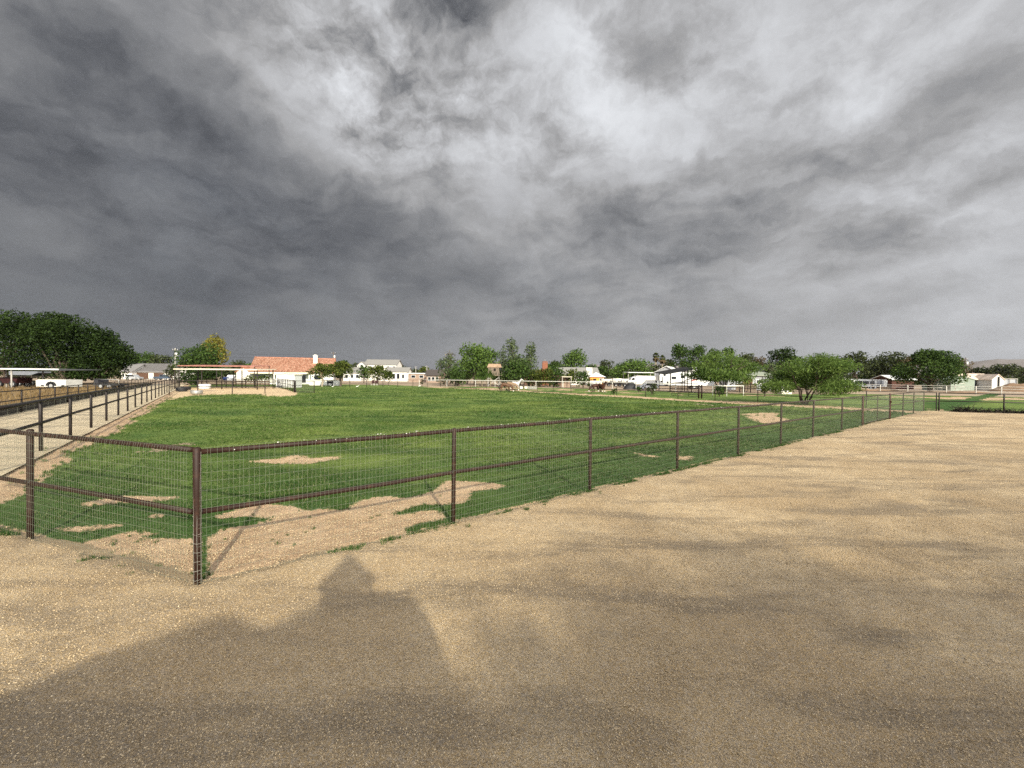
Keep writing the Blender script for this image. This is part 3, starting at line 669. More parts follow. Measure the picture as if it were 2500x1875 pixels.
    for k in range(n):
        p = DR2_P + DR_DIR * t[k] - nD * off[k]; h = random.uniform(.12, .42); a = random.uniform(0, 6.28); w = .035 + off[k] * .003; l = random.uniform(-.18, .18)
        i = len(V); V += [(p[0] - w * math.cos(a), p[1] - w * math.sin(a), .34), (p[0] + w * math.cos(a), p[1] + w * math.sin(a), .34), (p[0] + l, p[1] + l * .5, .38 + h)]; F.append((i, i + 1, i + 2))
    o = link('dry_weeds', np_mesh('dry_weeds', V, F, wm, k=3)); lab(o, 'straw coloured dry weeds covering the raised field beyond the driveway', 'weeds', kind='stuff')
build_cover()

# ------------------------------------------------------------------ fences
POSTMESH = {}
def post_mesh(r, h, m, n=10):
    key = (round(r, 4), round(h, 3), m.name, n)
    if key not in POSTMESH:
        mb = MB(); mb.tube([(0, 0, -.25), (0, 0, h * .3), (0, 0, h * .65), (0, 0, h - .012), (0, 0, h)], [r, r, r, r, r * .7], n)
        POSTMESH[key] = mb.mesh('post', m, True)
    return POSTMESH[key]
def fence(name, label, posts, h, rails, pr, rr, m, group=None, wire=None, extra=None, n=10, postname='post', railm=None, zb=0.0, skip=(), near=False):
    """posts: list of xy; rails: heights; wire: dict(side, spacing, r)"""
    root = thing(name, label, 'fence', (posts[0][0], posts[0][1], zb), 0, group)
    R = random.Random(hash(name) % 1000 if False else len(posts) * 7 + int(h * 100))
    for i, p in enumerate(posts):
        if i in skip: continue
        r = pr; mm = m
        if extra and i in extra: r, mm = extra[i]
        hh = h + (.02 if extra and i in extra else 0)
        link(postname, post_mesh(r, hh, mm, n), root, (p[0] - posts[0][0], p[1] - posts[0][1], R.uniform(-.008, .008)), (R.uniform(-.008, .008), R.uniform(-.008, .008), R.uniform(0, 6)))
    if near:
        for i, p in enumerate(posts[:6]):
            if i in skip: continue
            r = extra[i][0] if extra and i in extra else pr
            for z in rails[1:]:                     # weld bead round the rail where it meets the post
                d = np.array(posts[i + 1][:2] if i + 1 < len(posts) else posts[i][:2]) - np.array(posts[i - 1][:2] if i else posts[i][:2]); d = d / np.linalg.norm(d)
                for sg in (-1, 1):
                    if (i == 0 and sg < 0) or (i == len(posts) - 1 and sg > 0): continue
                    q = np.array(p[:2]) + d * sg * r * .93
                    MB().tube([(*q, z), (*(q + d * sg * .012), z)], [rr * 1.28, rr * 1.05], 12).build('weld_bead', M_DARKPIPE, root, True, world=True)
    for k, z in enumerate(rails):
        mb = MB(); pts = []
        for i, p in enumerate(posts):
            zz = z - (rr if k == 0 else 0) + R.uniform(-.012, .012)
            pts.append((p[0], p[1], zz + zb))
            if i < len(posts) - 1 and np.hypot(p[0], p[1]) < 16:
                q = posts[i + 1]
                for t in (.33, .66): pts.append((p[0] + (q[0] - p[0]) * t, p[1] + (q[1] - p[1]) * t, zz + zb + R.uniform(-.012, .004)))
        mb.tube(pts, rr, n); mb.build('top_rail' if k == 0 else 'middle_rail', railm or m, root, True, world=True)
    if wire:
        off = pr + .006; V = MB()
        for i in range(len(posts) - 1):
            a = np.array(posts[i][:2], float); b = np.array(posts[i + 1][:2], float); d = b - a; Ln = np.linalg.norm(d); d /= Ln
            nn = np.array([-d[1], d[0]]) * wire['side']
            dist = np.linalg.norm((a + b) / 2); wr = wire['r'] * (1.0 if dist < 9 else .8)
            cnt = int(Ln / wire['sp']); ph = [R.uniform(-.010, .010) for _ in range(3)]
            for k in range(cnt):
                s = (k + .5) * Ln / cnt; j = R.uniform(-.004, .004); bow = .012 * math.sin(s / Ln * math.pi)
                if i == 0 or dist < 9:
                    kink = R.uniform(-.012, .012)
                else: kink = R.uniform(-.005, .005)
                p0 = a + d * (s + j) + nn * (off + bow); p1 = a + d * (s + kink * .3) + nn * (off + bow + .004); p2 = a + d * (s + kink) + nn * (off - .002)
                pt = a + d * (s + kink) + nn * (rr * .75)
                pts = [(*p0, -.02), (*p1, .7), (*p2, h - .11), (*(a + d * (s + kink * 1.4) + nn * (rr + .004)), h - rr), (*pt, h + .004)] if dist < 17 else [(*p0, -.02), (*p2, h)]
                V.tube(pts, wr, 3, False)
            nh = int((h - .06) / .1016)
            for k in range(nh):
                z = .02 + k * .1016 + R.uniform(-.006, .006)
                segs = 6 if dist < 14 else 2
                pts = []
                for t in range(segs + 1):
                    p = a + d * Ln * t / segs + nn * (off + .003 + .012 * math.sin(t / segs * math.pi)); pts.append((*p, z - .010 * math.sin(t / segs * math.pi) + R.uniform(-.003, .003)))
                V.tube(pts, wr * 1.3, 3, False)
            # selvedge wire laid along the top rail
            pts = [(*(a + d * Ln * t / 24 + nn * (rr * R.uniform(.35, .8))), h + .004 + R.uniform(-.002, .005)) for t in range(25)]
            V.tube(pts, wr * 1.25, 3, False)
        o = V.build('wire_mesh', M_WIRE, root, False, world=True, fix=False); lab(o, kind='stuff')
    return root

WIRE = dict(side=-1, sp=.0508, r=.00115)
# mesh fence along the gravel, corner to the gate
SP = 3.245
rp = [CORNER + FR_DIR * SP * i for i in range(8)]
gate_a = CORNER + FR_DIR * np.linalg.norm(np.array([18.09, 21.13]) - CORNER)
rp = rp[:8] + [gate_a]
rp = [CORNER + FR_DIR * s for s in (0, 3.22, 6.42, 9.72, 13.12, 16.44, 19.75, 23.6, 27.15)]
fence('mesh_fence', 'long rusty pipe fence with square wire mesh between gravel yard and pasture', rp, 1.5, (1.5, .80), .033, .030, M_RUST, wire=WIRE, extra={0: (.039, M_RUST), 8: (.045, M_REDPIPE)}, n=14, near=True)
# gate with its two red posts, then the last bays
g0 = rp[-1] + FR_DIR * .12; g1 = np.array([23.3, 25.0]); 
g1 = CORNER + FR_DIR * 33.2
gr = thing('pasture_gate', 'rusty pipe and mesh gate between two dark red posts', 'gate', (g0[0], g0[1], 0))
def gate_frame(root, a, b, z0, z1, m, r=.025, mids=(.5,), upr=(.5,)):
    mb = MB(); A = np.array(a); B = np.array(b); d = (B - A)
    def P(t, z): q = A + d * t; return (q[0], q[1], z)
    mb.tube([P(0, z0), P(0, z1), P(1, z1), P(1, z0), P(0, z0)], r, 8, False)
    mb.build('frame', m, root, True, world=True)
    for u in mids: MB().tube([P(0, z0 + (z1 - z0) * u), P(1, z0 + (z1 - z0) * u)], r * .9, 8).build('middle_rail', m, root, True, world=True)
    for u in upr: MB().tube([P(u, z0), P(u, z1)], r * .9, 8).build('upright', m, root, True, world=True)
gate_frame(gr, g0 + FR_DIR * .05, g1 - FR_DIR * .12, .08, 1.46, M_RUST)
V = MB(); a = g0 + FR_DIR * .08; Ln = np.linalg.norm(g1 - g0) - .25
for k in range(int(Ln / .0508)):
    p = a + FR_DIR * k * .0508 - nR * .03; V.tube([(*p, .09), (*p, 1.45)], .0014, 3, False)
for k in range(14):
    z = .1 + k * .1016; p = a - nR * .03; q = a + FR_DIR * Ln - nR * .03; V.tube([(*p, z), (*q, z)], .0015, 3, False)
o = V.build('wire_mesh', M_WIRE, gr, world=True, fix=False); lab(o, kind='stuff')
MB().box((*(g1 - FR_DIR * .1 - nR * .05), 1.02), (.05, .09, .12), math.atan2(FR_DIR[1], FR_DIR[0])).build('latch', M_REDPIPE, gr, world=True)
lastL = np.linalg.norm(FR_END - CORNER)
rp2 = [CORNER + FR_DIR * s for s in (33.25, 37.0, 40.6, lastL)]
fence('mesh_fence', 'short run of wire mesh pipe fence beyond the gate, ending at the dark brush', rp2, 1.5, (1.5, .8), .032, .026, M_RUST, wire=WIRE, extra={0: (.045, M_REDPIPE)}, n=10)
# mesh fence from the corner to the left
lp = [CORNER + FL_DIR * s for s in (.085, 3.48, 6.9)]
WL = dict(side=1, sp=.0508, r=.00115)
fence('mesh_fence', 'rusty pipe and wire mesh fence running left from the corner post', lp, 1.5, (1.5, .78), .034, .030, M_RUST, wire=WL, extra={1: (.037, M_RUST)}, n=14, skip=(0,), near=True)

# the mesh folded round the corner post
cw = thing('corner_wire', 'pale wires of the mesh wrapped round the corner post', 'wire', (CORNER[0], CORNER[1], 0))
for k in range(14):
    z = .05 + k * .1016; a0 = math.atan2(-CORNER[1], -CORNER[0])
    MB().tube([(CORNER[0] + .0425 * math.cos(a0 + a), CORNER[1] + .0425 * math.sin(a0 + a), z + .004 * math.sin(a * 2 + k)) for a in np.linspace(-1.7, 1.7, 11)], .0016, 4, False).build('wire_ring', mat('pale_wire', (.30, .29, .25), .5), cw, world=True, fix=False)
for a in (-.9, -.1, .8):
    MB().tube([(CORNER[0] + .044 * math.cos(a0 + a + .05 * math.sin(z * 9)), CORNER[1] + .044 * math.sin(a0 + a + .05 * math.sin(z * 9)), z) for z in np.linspace(0, 1.47, 12)], .0014, 4, False).build('upright_wire', MATS['pale_wire'], cw, world=True, fix=False)
# bird droppings on the near rails
dr_ = MB(); rr_ = random.Random(9)
for k in range(90):
    t = rr_.uniform(.15, 22) ** 1.0; p = CORNER + FR_DIR * t - nR * rr_.uniform(.0, .026); l = rr_.uniform(.006, .02)
    z = 1.5 + .004 if rr_.random() < .6 else 1.49 - rr_.uniform(0, .03)
    dr_.box((p[0], p[1], z), (l, l * .7, .008), rr_.uniform(0, 3))
o = dr_.build('rail_droppings', M_WHITE); lab(o, 'white bird droppings spattered along the near top rail', 'droppings', kind='stuff')
# driveway fences
dp = [DR_P + DR_DIR * 3.2 * i for i in range(-1, 23)]
fence('pipe_fence', 'dark brown pipe fence between pale driveway and pasture', dp, 1.5, (1.5, .82), .045, .044, M_DARKPIPE, wire=dict(side=1, sp=.6, r=.0022), n=10)
dp2 = [DR2_P + DR_DIR * 3.2 * i for i in range(-3, 24)]
fence('pipe_fence', 'dark pipe fence along the low wall on the far side of the driveway', dp2, 1.28, (1.28, .72), .04, .03, M_DARKPIPE, wire=dict(side=1, sp=.6, r=.002), n=8)
# low wall behind it
q0 = DR2_P - DR_DIR * 14 - nD * .18; q1 = DR2_P + DR_DIR * 66 - nD * .18; ang = math.atan2(DR_DIR[1], DR_DIR[0])
w = thing('low_wall', 'low weathered grey block wall holding up the dry field', 'wall', (q0[0], q0[1], 0), ang)
x = 0; k = 0
colw = MB(); segs = 27
for i in range(segs):
    MB().box((1.5 + i * 3.0, 0, .20 + random.uniform(-.012, .012)), (2.985, .16 + random.uniform(-.008, .008), .62)).build('wall_panel', M_CONC, w)

# brown two-rail fence along the far edge of the pasture
def along(pts, step):
    out = []; 
    for a, b in zip(pts[:-1], pts[1:]):
        a = np.array(a); b = np.array(b); n = max(1, round(np.linalg.norm(b - a) / step))
        out += [a + (b - a) * i / n for i in range(n)]
    return out + [np.array(pts[-1])]
fence('pipe_fence', 'brown two rail pipe fence along the sandy track at the pasture edge', along(FA, 4.3), 1.42, (1.42, .72), .036, .028, M_DARKPIPE, n=8)
fence('pipe_fence', 'brown two rail pipe fence behind the dark brush at the gravel edge', along([FA[0] + np.array([.15, -.05]), FB_END], 3.9), 1.42, (1.42, .76), .045, .035, M_DARKPIPE, n=8)
# far left part of the pasture boundary
fence('pipe_fence', 'thin dark pipe fence in front of the white two storey house', [G(px, py)[:2] for px, py in ((854, 945.5), (895, 945), (935, 944.6), (971, 944.3), (1008, 944), (1043, 943.7))] + [FA[3]], 1.42, (1.42, .72), .05, .03, M_DARKPIPE, n=6)
# pen at the shade shelter
pa = G(413, 962)[:2]; 
fence('pen_fence', 'dark pipe fence across the front of the sandy horse pen', [pa, G(483, 960.8)[:2], G(567, 960.8)[:2], G(647, 960)[:2], G(718, 957.5)[:2]], 1.5, (1.5, .8), .05, .035, M_DARKPIPE, n=8)
fence('pen_fence', 'close set dark pipe panel fence beside the white shed', along([G(720, 957)[:2], G(677, 945.3)[:2]], 2.1), 1.55, (1.55, .85), .055, .035, M_DARKPIPE, n=8)
fence('pen_fence', 'short wire mesh fence bay right of the horse pen', [G(722, 957.5)[:2], G(767, 959.5)[:2]], 1.5, (1.5, .85, .12), .05, .03, M_DARKPIPE, wire=dict(side=-1, sp=.1, r=.004), n=8)
fence('pipe_fence', 'thin dark fence across the lawn under the citrus trees', [G(767, 959.5)[:2], G(854, 946)[:2]], 1.5, (1.5, .85), .05, .022, M_DARKPIPE, n=6)
# white pipe fences
WA = [(-21, 93), (-8, 90), (5, 86), (16.2, 84.5), (23.2, 76.8), (27.5, 69.0)]
fence('white_fence', 'white pipe fence behind the horses, one thick top rail', along(WA, 5.4), 1.42, (1.42,), .065, .062, M_WPIPE, n=8)
fence('white_fence', 'second white pipe fence farther back near the brick chimney', [(4.8, 99), (8.5, 99), (12.5, 98.6), (14.2, 98.5)], 1.55, (1.55, 1.0), .07, .05, M_WPIPE, n=8)
WB = [(63, 93), (73.4, 88), (79, 82), (82.5, 78), (84.5, 74.8), (87, 73), (96, 66)]
fence('white_fence', 'white three rail pipe fence in front of the sheds on the right', along(WB, 5.2), 1.4, (1.4, .95, .45), .07, .035, M_WPIPE, n=8)
wb = thing('white_panel_gate', 'white pipe livestock panel beside the green shed', 'gate', (*G(2312, 951)[:2], 0))
gate_frame(wb, AT(2312, 940, 92)[:2], AT(2356, 940, 90)[:2], .3, 1.75, M_WPIPE, .05, (.5,), (.47,))
wb = thing('white_panel_gate', 'white pipe livestock panel left of the green shed', 'gate', (*AT(2280, 940, 94)[:2], 0))
gate_frame(wb, AT(2280, 940, 94)[:2], AT(2300, 940, 93)[:2], .3, 1.7, M_WPIPE, .05, (.33, .66), (.4,))
# short white rail near the mesquite
fence('white_fence', 'short white rail on two posts standing in the paddock', [AT(1740, 950, 56)[:2], AT(1774, 950, 55)[:2], AT(1815, 950, 57)[:2]], 1.42, (1.42,), .06, .09, M_WPIPE, n=8)
# brown gate in fence A
gb = thing('paddock_gate', 'brown tube gate hung in the two rail fence', 'gate', (*AT(1640, 960, 51.0)[:2], 0))
gate_frame(gb, AT(1640, 960, 52.0)[:2], AT(1704, 960, 48.8)[:2], .15, 1.40, M_DARKPIPE, .03, (.2, .4, .6, .8), (.33, .66))
for k in (1706, 1713):
    MB().tube([(*AT(k, 960, 48.4)[:2], -.2), (*AT(k, 960, 48.4)[:2], 1.55)], .085, 10).build('gate_post', M_RUST, gb, True, world=True)

# ------------------------------------------------------------------ trees and shrubs
def leaves(C, D, size, r, thin=.55, droop=0.0):
    """diamond leaf sprays at centres C, facing roughly outwards D"""
    n = len(C)
    a = r.normal(size=(n, 3)); a /= np.linalg.norm(a, axis=1)[:, None]
    a = a * .9 + D * .35; a[:, 2] -= droop; a /= np.linalg.norm(a, axis=1)[:, None]
    b = np.cross(a, r.normal(size=(n, 3))); b /= np.linalg.norm(b, axis=1)[:, None] + 1e-9
    l = (size * r.uniform(.6, 1.35, n))[:, None]; w = l * thin
    k = r.uniform(.25, .55, n)[:, None]
    c3 = np.cross(a, b) * l * .18
    V = np.stack([C - a * l * .5, C + b * w * .5 - a * l * (.5 - k) + c3, C + a * l * .5, C - b * w * .5 - a * l * (.5 - k) + c3], 1).reshape(-1, 3)
    F = np.arange(n * 4).reshape(-1, 4)
    return V, F
def crown_pts(r, n, lobes, shell=.72):
    """points in the outer shells of a set of ellipsoid lobes"""
    w = np.array([l[1][0] * l[1][2] for l in lobes]); idx = r.choice(len(lobes), n, p=w / w.sum())
    c = np.array([l[0] for l in lobes])[idx]; rad = np.array([l[1] for l in lobes])[idx]
    d = r.normal(size=(n, 3)); d /= np.linalg.norm(d, axis=1)[:, None]
    q = shell + (1 - shell) * r.uniform(0, 1, n) ** .6 * 1.15
    q = np.where(r.uniform(0, 1, n) < .25, r.uniform(.2, .8, n), q)
    # clumping: pull points to bumps on the shell
    ph = r.uniform(0, 6.28, (len(lobes), 3))[idx]
    bump = 1 + .10 * np.sin(d[:, 0] * 7 + ph[:, 0]) * np.sin(d[:, 1] * 7 + ph[:, 1]) + .08 * np.sin(d[:, 2] * 9 + ph[:, 2])
    return c + d * rad * (q * bump)[:, None], d
def limb(mb, p, q, r0, r1, rr, n=6, seg=3):
    p = np.array(p, float); q = np.array(q, float); pts = []; rs = []
    for i in range(seg + 1):
        t = i / seg; w = math.sin(t * math.pi) * np.linalg.norm(q - p) * .07
        pts.append(p + (q - p) * t + rr.normal(size=3) * w * (0 < i < seg)); rs.append(r0 + (r1 - r0) * t)
    mb.tube(pts, rs, n, False)
def tree(name, label, x, y, h, w, zc, leaf, seed, style='broad', group=None, d=None, z0=0.0, bark=None, dens=1.0, cat='tree', nl=None, leafk=1.0):
    """h total height, w crown width, zc height of the crown's bottom"""
    r = np.random.default_rng(seed); d = d or math.hypot(x, y)
    root = thing(name, label, cat, (x, y, z0), 0, group)
    ls = max(.10, d * .0047) * leafk; ch = h - zc
    lobes = []
    if style == 'broad':
        n = nl or 11
        for i in range(n):
            a = 6.283 * i / n * 1.618 * 2 + r.uniform(-.4, .4); u = r.uniform(.12, .95) if i else .9; rad = w / 2 * math.sqrt(max(.05, 1 - (u - .42) ** 2 * 2.2)) * .62 * r.uniform(.75, 1.05)
            lr = w * r.uniform(.17, .27)
            lobes.append(((rad * math.cos(a), rad * math.sin(a), zc + ch * u * .82 + ch * .05), (lr, lr, min(lr, ch * .36) * r.uniform(.8, 1.0))))
        lobes.append(((0, 0, zc + ch * .5), (w * .33, w * .33, ch * .42)))
        lobes.append(((r.uniform(-.1, .1) * w, 0, zc + ch * .78), (w * .2, w * .2, ch * .22)))
    elif style == 'dome':
        for i in range(nl or 16):
            a = r.uniform(0, 6.283); u = r.uniform(0, 1) ** .8; el = u * 1.45
            c = (w / 2 * .74 * math.cos(el) * math.cos(a), w / 2 * .74 * math.cos(el) * math.sin(a), zc + ch * .18 + ch * .66 * math.sin(el)); lr = w * r.uniform(.13, .19)
            lobes.append((c, (lr, lr, min(lr, ch * .24))))
        lobes.append(((0, 0, zc + ch * .42), (w * .4, w * .4, ch * .42)))
    elif style == 'column':
        n = nl or 9
        for i in range(n):
            u = (i + .5) / n; rad = w / 2 * math.sin(min(1, u * 1.25 + .18) * math.pi * .93 ) ** .7 if u < .95 else w * .1
            a = r.uniform(0, 6.28)
            lobes.append(((rad * .35 * math.cos(a), rad * .35 * math.sin(a), zc + ch * u * .93 + ch * .03), (max(rad * .95, w * .2), max(rad * .95, w * .2), ch / n * 1.25)))
    elif style == 'ball':
        lobes = [((0, 0, zc + ch / 2), (w / 2, w / 2, ch / 2))]
    elif style == 'mesquite':
        for i in range(nl or 15):
            a = r.uniform(0, 6.283); u = r.uniform(.1, .95) if i % 3 else r.uniform(0, .25); rad = w / 2 * (.25 if i % 3 else .5) + w / 2 * (0 + .55 * math.sqrt(1 - (u - .45) ** 2 * 2.4)) * r.uniform(.55, 1.1)
            lobes.append(((rad * math.cos(a), rad * math.sin(a), zc + ch * u * .85), (w * r.uniform(.13, .22), w * r.uniform(.13, .22), ch * r.uniform(.11, .19))))
        lobes.append(((0, 0, zc + ch * .5), (w * .33, w * .33, ch * .36)))
    area = sum(l[1][0] * l[1][2] for l in lobes) * 3.2
    n = int(min(16000, area / (ls * ls) * 3.6 * dens))
    if style == 'mesquite':
        P, D = crown_pts(r, n, lobes, .35); D = D * .4 + np.array([-.55, 0, -.25])
        V, F = leaves(P, D, ls * 2.4, r, .20, .35)
    elif style == 'column':
        P, D = crown_pts(r, n, lobes, .55); V, F = leaves(P, D * .4 + np.array([0, 0, .5]), ls * 1.15, r, .5, 0)
    else:
        P, D = crown_pts(r, n, lobes); V, F = leaves(P, D, ls, r, .62 if style != 'citrus' else .5, .1)
    V[:, 2] = np.maximum(V[:, 2], .03)
    link('crown', np_mesh('crown', V, F, leaf), root)
    mb = MB(); bark = bark or M_BARK
    tr = max(.07, w * .032)
    if style == 'mesquite':
        for i in range(7):
            a = 6.283 * i / 7 + r.uniform(-.3, .3); q = np.array([math.cos(a) * w * .2, math.sin(a) * w * .2, zc + ch * .3])
            limb(mb, (math.cos(a) * .1, math.sin(a) * .1, -.1), q, tr * .34, tr * .2, r, 7, 4)
            for k in range(3): limb(mb, q, q + np.array([math.cos(a + r.uniform(-.9, .9)) * w * .2, math.sin(a + r.uniform(-.9, .9)) * w * .2, ch * r.uniform(.1, .4)]), tr * .18, tr * .06, r, 5, 3)
    elif style != 'ball':
        top = zc + ch * (.35 if style != 'column' else .75)
        limb(mb, (0, 0, -.1), (r.uniform(-.03, .03) * w, 0, top), tr * 1.25, tr * .6, r, 8, 4)
        for i in range(7):
            l = lobes[i % len(lobes)][0]; z = zc * r.uniform(.75, 1.0) + ch * .05 if style != 'column' else zc + (l[2] - zc) * .5
            limb(mb, (0, 0, max(.1, z)), np.array(l) * (.9, .9, 1), tr * .5, tr * .16, r, 5, 3)
    else:
        limb(mb, (0, 0, -.1), (0, 0, h * .6), tr, tr * .6, r, 6, 2)
    mb.build('trunk', bark, root, True, fix=False)
    return root
def T(name, label, px, Y, wpx, top, bot, leaf, seed, style='broad', z0=0.0, **kw):
    """tree from the width and heights read off the survey photo at distance Y"""
    h = ZAT(px, top, Y) - z0; zc = max(.05, ZAT(px, bot, Y) - z0)
    return tree(name, label, XAT(px, Y), Y, h, wpx / FPX * Y, zc, leaf, seed, style, d=Y, z0=z0, **kw)

GT = 'dark spreading trees behind the white shelter roof'
T('shade_tree', 'big dark tree at the left picture edge, tallest of its row', 15, 62, 215, 753, 940, LEAF_DARK, 1, 'dome', z0=.4, dens=2.4)
T('shade_tree', 'big dark tree over the white utility trailer', 150, 63, 205, 768, 940, LEAF_DARK, 2, 'dome', z0=.4, dens=2.4)
T('shade_tree', 'dark round tree at the right end of the big tree row', 240, 66, 145, 797, 940, LEAF_DARK, 3, 'dome', z0=.4, dens=2.4)
T('street_tree', 'low mid green tree behind the grey roofed house', 345, 190, 70, 862, 900, LEAF_MID, 4)
T('street_tree', 'small grey green tree right of the grey roofed house', 395, 185, 55, 868, 905, LEAF_OLIVE, 5)
T('yellow_tree', 'tall yellow green tree rising over the horse shelter', 521, 122, 76, 816, 905, LEAF_YELLOW, 6, 'broad', nl=13, dens=1.3)
T('pine_tree', 'dark green bushy tree behind the horse shelter', 485, 88, 112, 845, 922, LEAF_MID, 7, 'broad', dens=1.3)
T('shrub', 'grey green shrub beside the pale utility pole', 418, 100, 34, 890, 925, LEAF_OLIVE, 8, cat='shrub')
T('street_tree', 'distant dark tree left of the tiled roof', 582, 190, 44, 881, 915, LEAF_OLIVE, 9)
T('street_tree', 'small distant tree touching the left end of the tiled roof', 608, 180, 22, 884, 915, LEAF_MID, 10)
T('hedge', 'dark hedge seen through the horse shelter', 487, 84, 104, 903, 938, LEAF_DARK, 70, 'broad', cat='hedge', nl=14)
T('round_shrub', 'clipped ball shrub beside the shelter post', 603, 86, 17, 915, 932, LEAF_CITRUS, 11, 'ball', cat='shrub', dens=1.6)
T('round_shrub', 'clipped oblong shrub under the house window', 640, 87, 34, 917, 932, LEAF_CITRUS, 12, 'ball', cat='shrub', dens=1.6)
T('round_shrub', 'clipped shrub between the ball shrub and the oblong one', 618, 88, 20, 919, 933, LEAF_CITRUS, 13, 'ball', cat='shrub', dens=1.6)
T('round_shrub', 'clipped ball shrub right of the white shed', 727, 84, 15, 916, 933, LEAF_CITRUS, 14, 'ball', cat='shrub', dens=1.6)
T('citrus_tree', 'round citrus tree on a pale trunk, nearer the white shed', 786, 80, 66, 889, 924, LEAF_CITRUS, 15, 'dome', bark=M_PALEBARK, dens=1.4)
T('citrus_tree', 'round citrus tree with dark forked trunk in front of the tiled roof end', 831, 83, 76, 884, 924, LEAF_CITRUS, 16, 'dome', dens=1.4)
T('citrus_tree', 'round citrus tree in front of the white two storey house', 922, 98, 62, 894, 929, LEAF_CITRUS, 17, 'dome', dens=1.3)
T('citrus_tree', 'smaller citrus tree at the right of the group before the white house', 950, 95, 26, 905, 930, LEAF_CITRUS, 18, 'dome', dens=1.3)
T('garden_tree', 'dark green tree covering the left wing of the white house', 888, 118, 36, 891, 925, LEAF_MID, 19, dens=1.2)
T('street_tree', 'far dark tree right of the white house roof', 978, 240, 30, 890, 912, LEAF_OLIVE, 20)
T('street_tree', 'far low trees between white house and pink building', 1010, 260, 30, 901, 915, LEAF_OLIVE, 21)
T('street_tree', 'far golden green tree above the pink brick building', 1034, 230, 26, 895, 915, LEAF_CITRUS, 22)
T('street_tree', 'far dark tree above the tiled roof right end', 838, 170, 34, 880, 905, LEAF_MID, 23)
T('street_tree', 'far small tree left of the white house gable', 868, 210, 22, 886, 905, LEAF_OLIVE, 24)
T('cottonwood_tree', 'bushy tree with silvery dead tops at the pasture end', 1092, 100, 64, 866, 938, LEAF_SILVER, 25, 'broad', dens=.9)
T('cottonwood_tree', 'bare greyish tree standing behind the silvery bush', 1098, 112, 50, 858, 905, LEAF_GREY, 26, 'column', dens=.5)
T('garden_tree', 'small leafy tree left of the big round green tree', 1120, 96, 50, 892, 940, LEAF_MID, 27)
T('ash_tree', 'big bright green tree beside the wooden tree house', 1158, 106, 88, 838, 928, LEAF_BRIGHT, 28, 'broad', dens=1.25, nl=13)
T('ash_tree', 'darker green tree half behind the big bright one', 1195, 118, 64, 850, 928, LEAF_BRIGHT, 29, 'broad')
T('poplar_tree', 'tall silvery green poplar right of the tree house', 1249, 100, 66, 829, 932, LEAF_SILVER, 30, 'column', dens=1.2)
T('poplar_tree', 'second silvery poplar, right of the tallest one', 1292, 101, 64, 838, 932, LEAF_SILVER, 31, 'column', dens=1.2)
T('poplar_tree', 'lower leafy poplar filling the gap under the two tall ones', 1262, 97, 84, 880, 940, LEAF_MID, 32, 'broad')
T('poplar_tree', 'left lower stem of the poplar clump next to the tree house', 1228, 99, 42, 846, 932, LEAF_SILVER, 33, 'column')
T('garden_tree', 'green bush below the brick chimney', 1322, 96, 70, 903, 942, LEAF_CITRUS, 34, cat='bush')
T('garden_tree', 'dark green bush right of the brick chimney', 1352, 98, 54, 891, 942, LEAF_MID, 35)
T('garden_tree', 'low green bush in front of the grey shingle roof', 1391, 96, 48, 900, 942, LEAF_CITRUS, 36, cat='bush')
T('garden_tree', 'dark bush below the white chimney', 1424, 95, 44, 903, 942, LEAF_MID, 37, cat='bush')
T('ash_tree', 'round bright green tree above the grey shingle roof', 1401, 150, 64, 852, 905, LEAF_BRIGHT, 38, 'broad', dens=1.3)
T('street_tree', 'far brownish trees behind the brick chimney', 1356, 190, 44, 880, 915, LEAF_OLIVE, 39)
T('street_tree', 'grey green tree behind the orange shed', 1478, 200, 46, 878, 918, LEAF_OLIVE, 40)
T('garden_tree', 'low rounded green tree just behind the orange shed', 1468, 150, 44, 896, 920, LEAF_MID, 41)
T('garden_tree', 'wide green tree over the parked tank trailers', 1545, 140, 110, 881, 926, LEAF_BRIGHT, 42, 'broad', dens=1.2)
T('garden_tree', 'dull green tree between the palms and the white barn', 1600, 170, 50, 890, 915, LEAF_OLIVE, 43)
T('ash_tree', 'tall dark green tree behind the white barn', 1662, 150, 64, 842, 912, LEAF_MID, 44, 'broad', dens=1.25)
T('ash_tree', 'second tall green tree, right of the one behind the barn', 1702, 150, 50, 840, 900, LEAF_MID, 45, 'broad', dens=1.2)
T('ash_tree', 'green tree rising behind the left mesquite', 1742, 140, 46, 848, 905, LEAF_BRIGHT, 46)
T('ash_tree', 'pointed green tree behind the left mesquite, rightmost', 1779, 140, 40, 846, 905, LEAF_BRIGHT, 47)
T('street_tree', 'olive tree behind the pale green canopy', 1818, 130, 60, 864, 915, LEAF_OLIVE, 48)
T('street_tree', 'rusty brown tree above the grey hip roof', 1848, 150, 44, 870, 915, LEAF_DRY, 49)
T('street_tree', 'dark tree with pale flowers right of the grey hip roof', 1905, 115, 78, 851, 920, LEAF_DARK, 50)
T('oleander_bush', 'silver green bush beside the grey hip roof', 1880, 105, 40, 885, 930, LEAF_SILVER, 51, cat='bush')
T('mesquite_tree', 'feathery mesquite in front of the painted camper trailer', 1766, 66, 150, 850, 926, LEAF_MESQ, 52, 'mesquite', dens=1.4, nl=22, leafk=.8)
T('mesquite_tree', 'bright feathery mesquite with many stems, nearest tree in the paddock', 1966, 39, 186, 856, 956, LEAF_MESQ, 53, 'mesquite', dens=1.5, nl=24, leafk=.75)
T('mesquite_tree', 'small mesquite half hidden behind the nearest mesquite', 2040, 75, 70, 868, 935, LEAF_OLIVE, 54, 'mesquite')
T('street_tree', 'tall olive tree right of the nearest mesquite', 2085, 135, 76, 861, 925, LEAF_OLIVE, 55, dens=1.1)
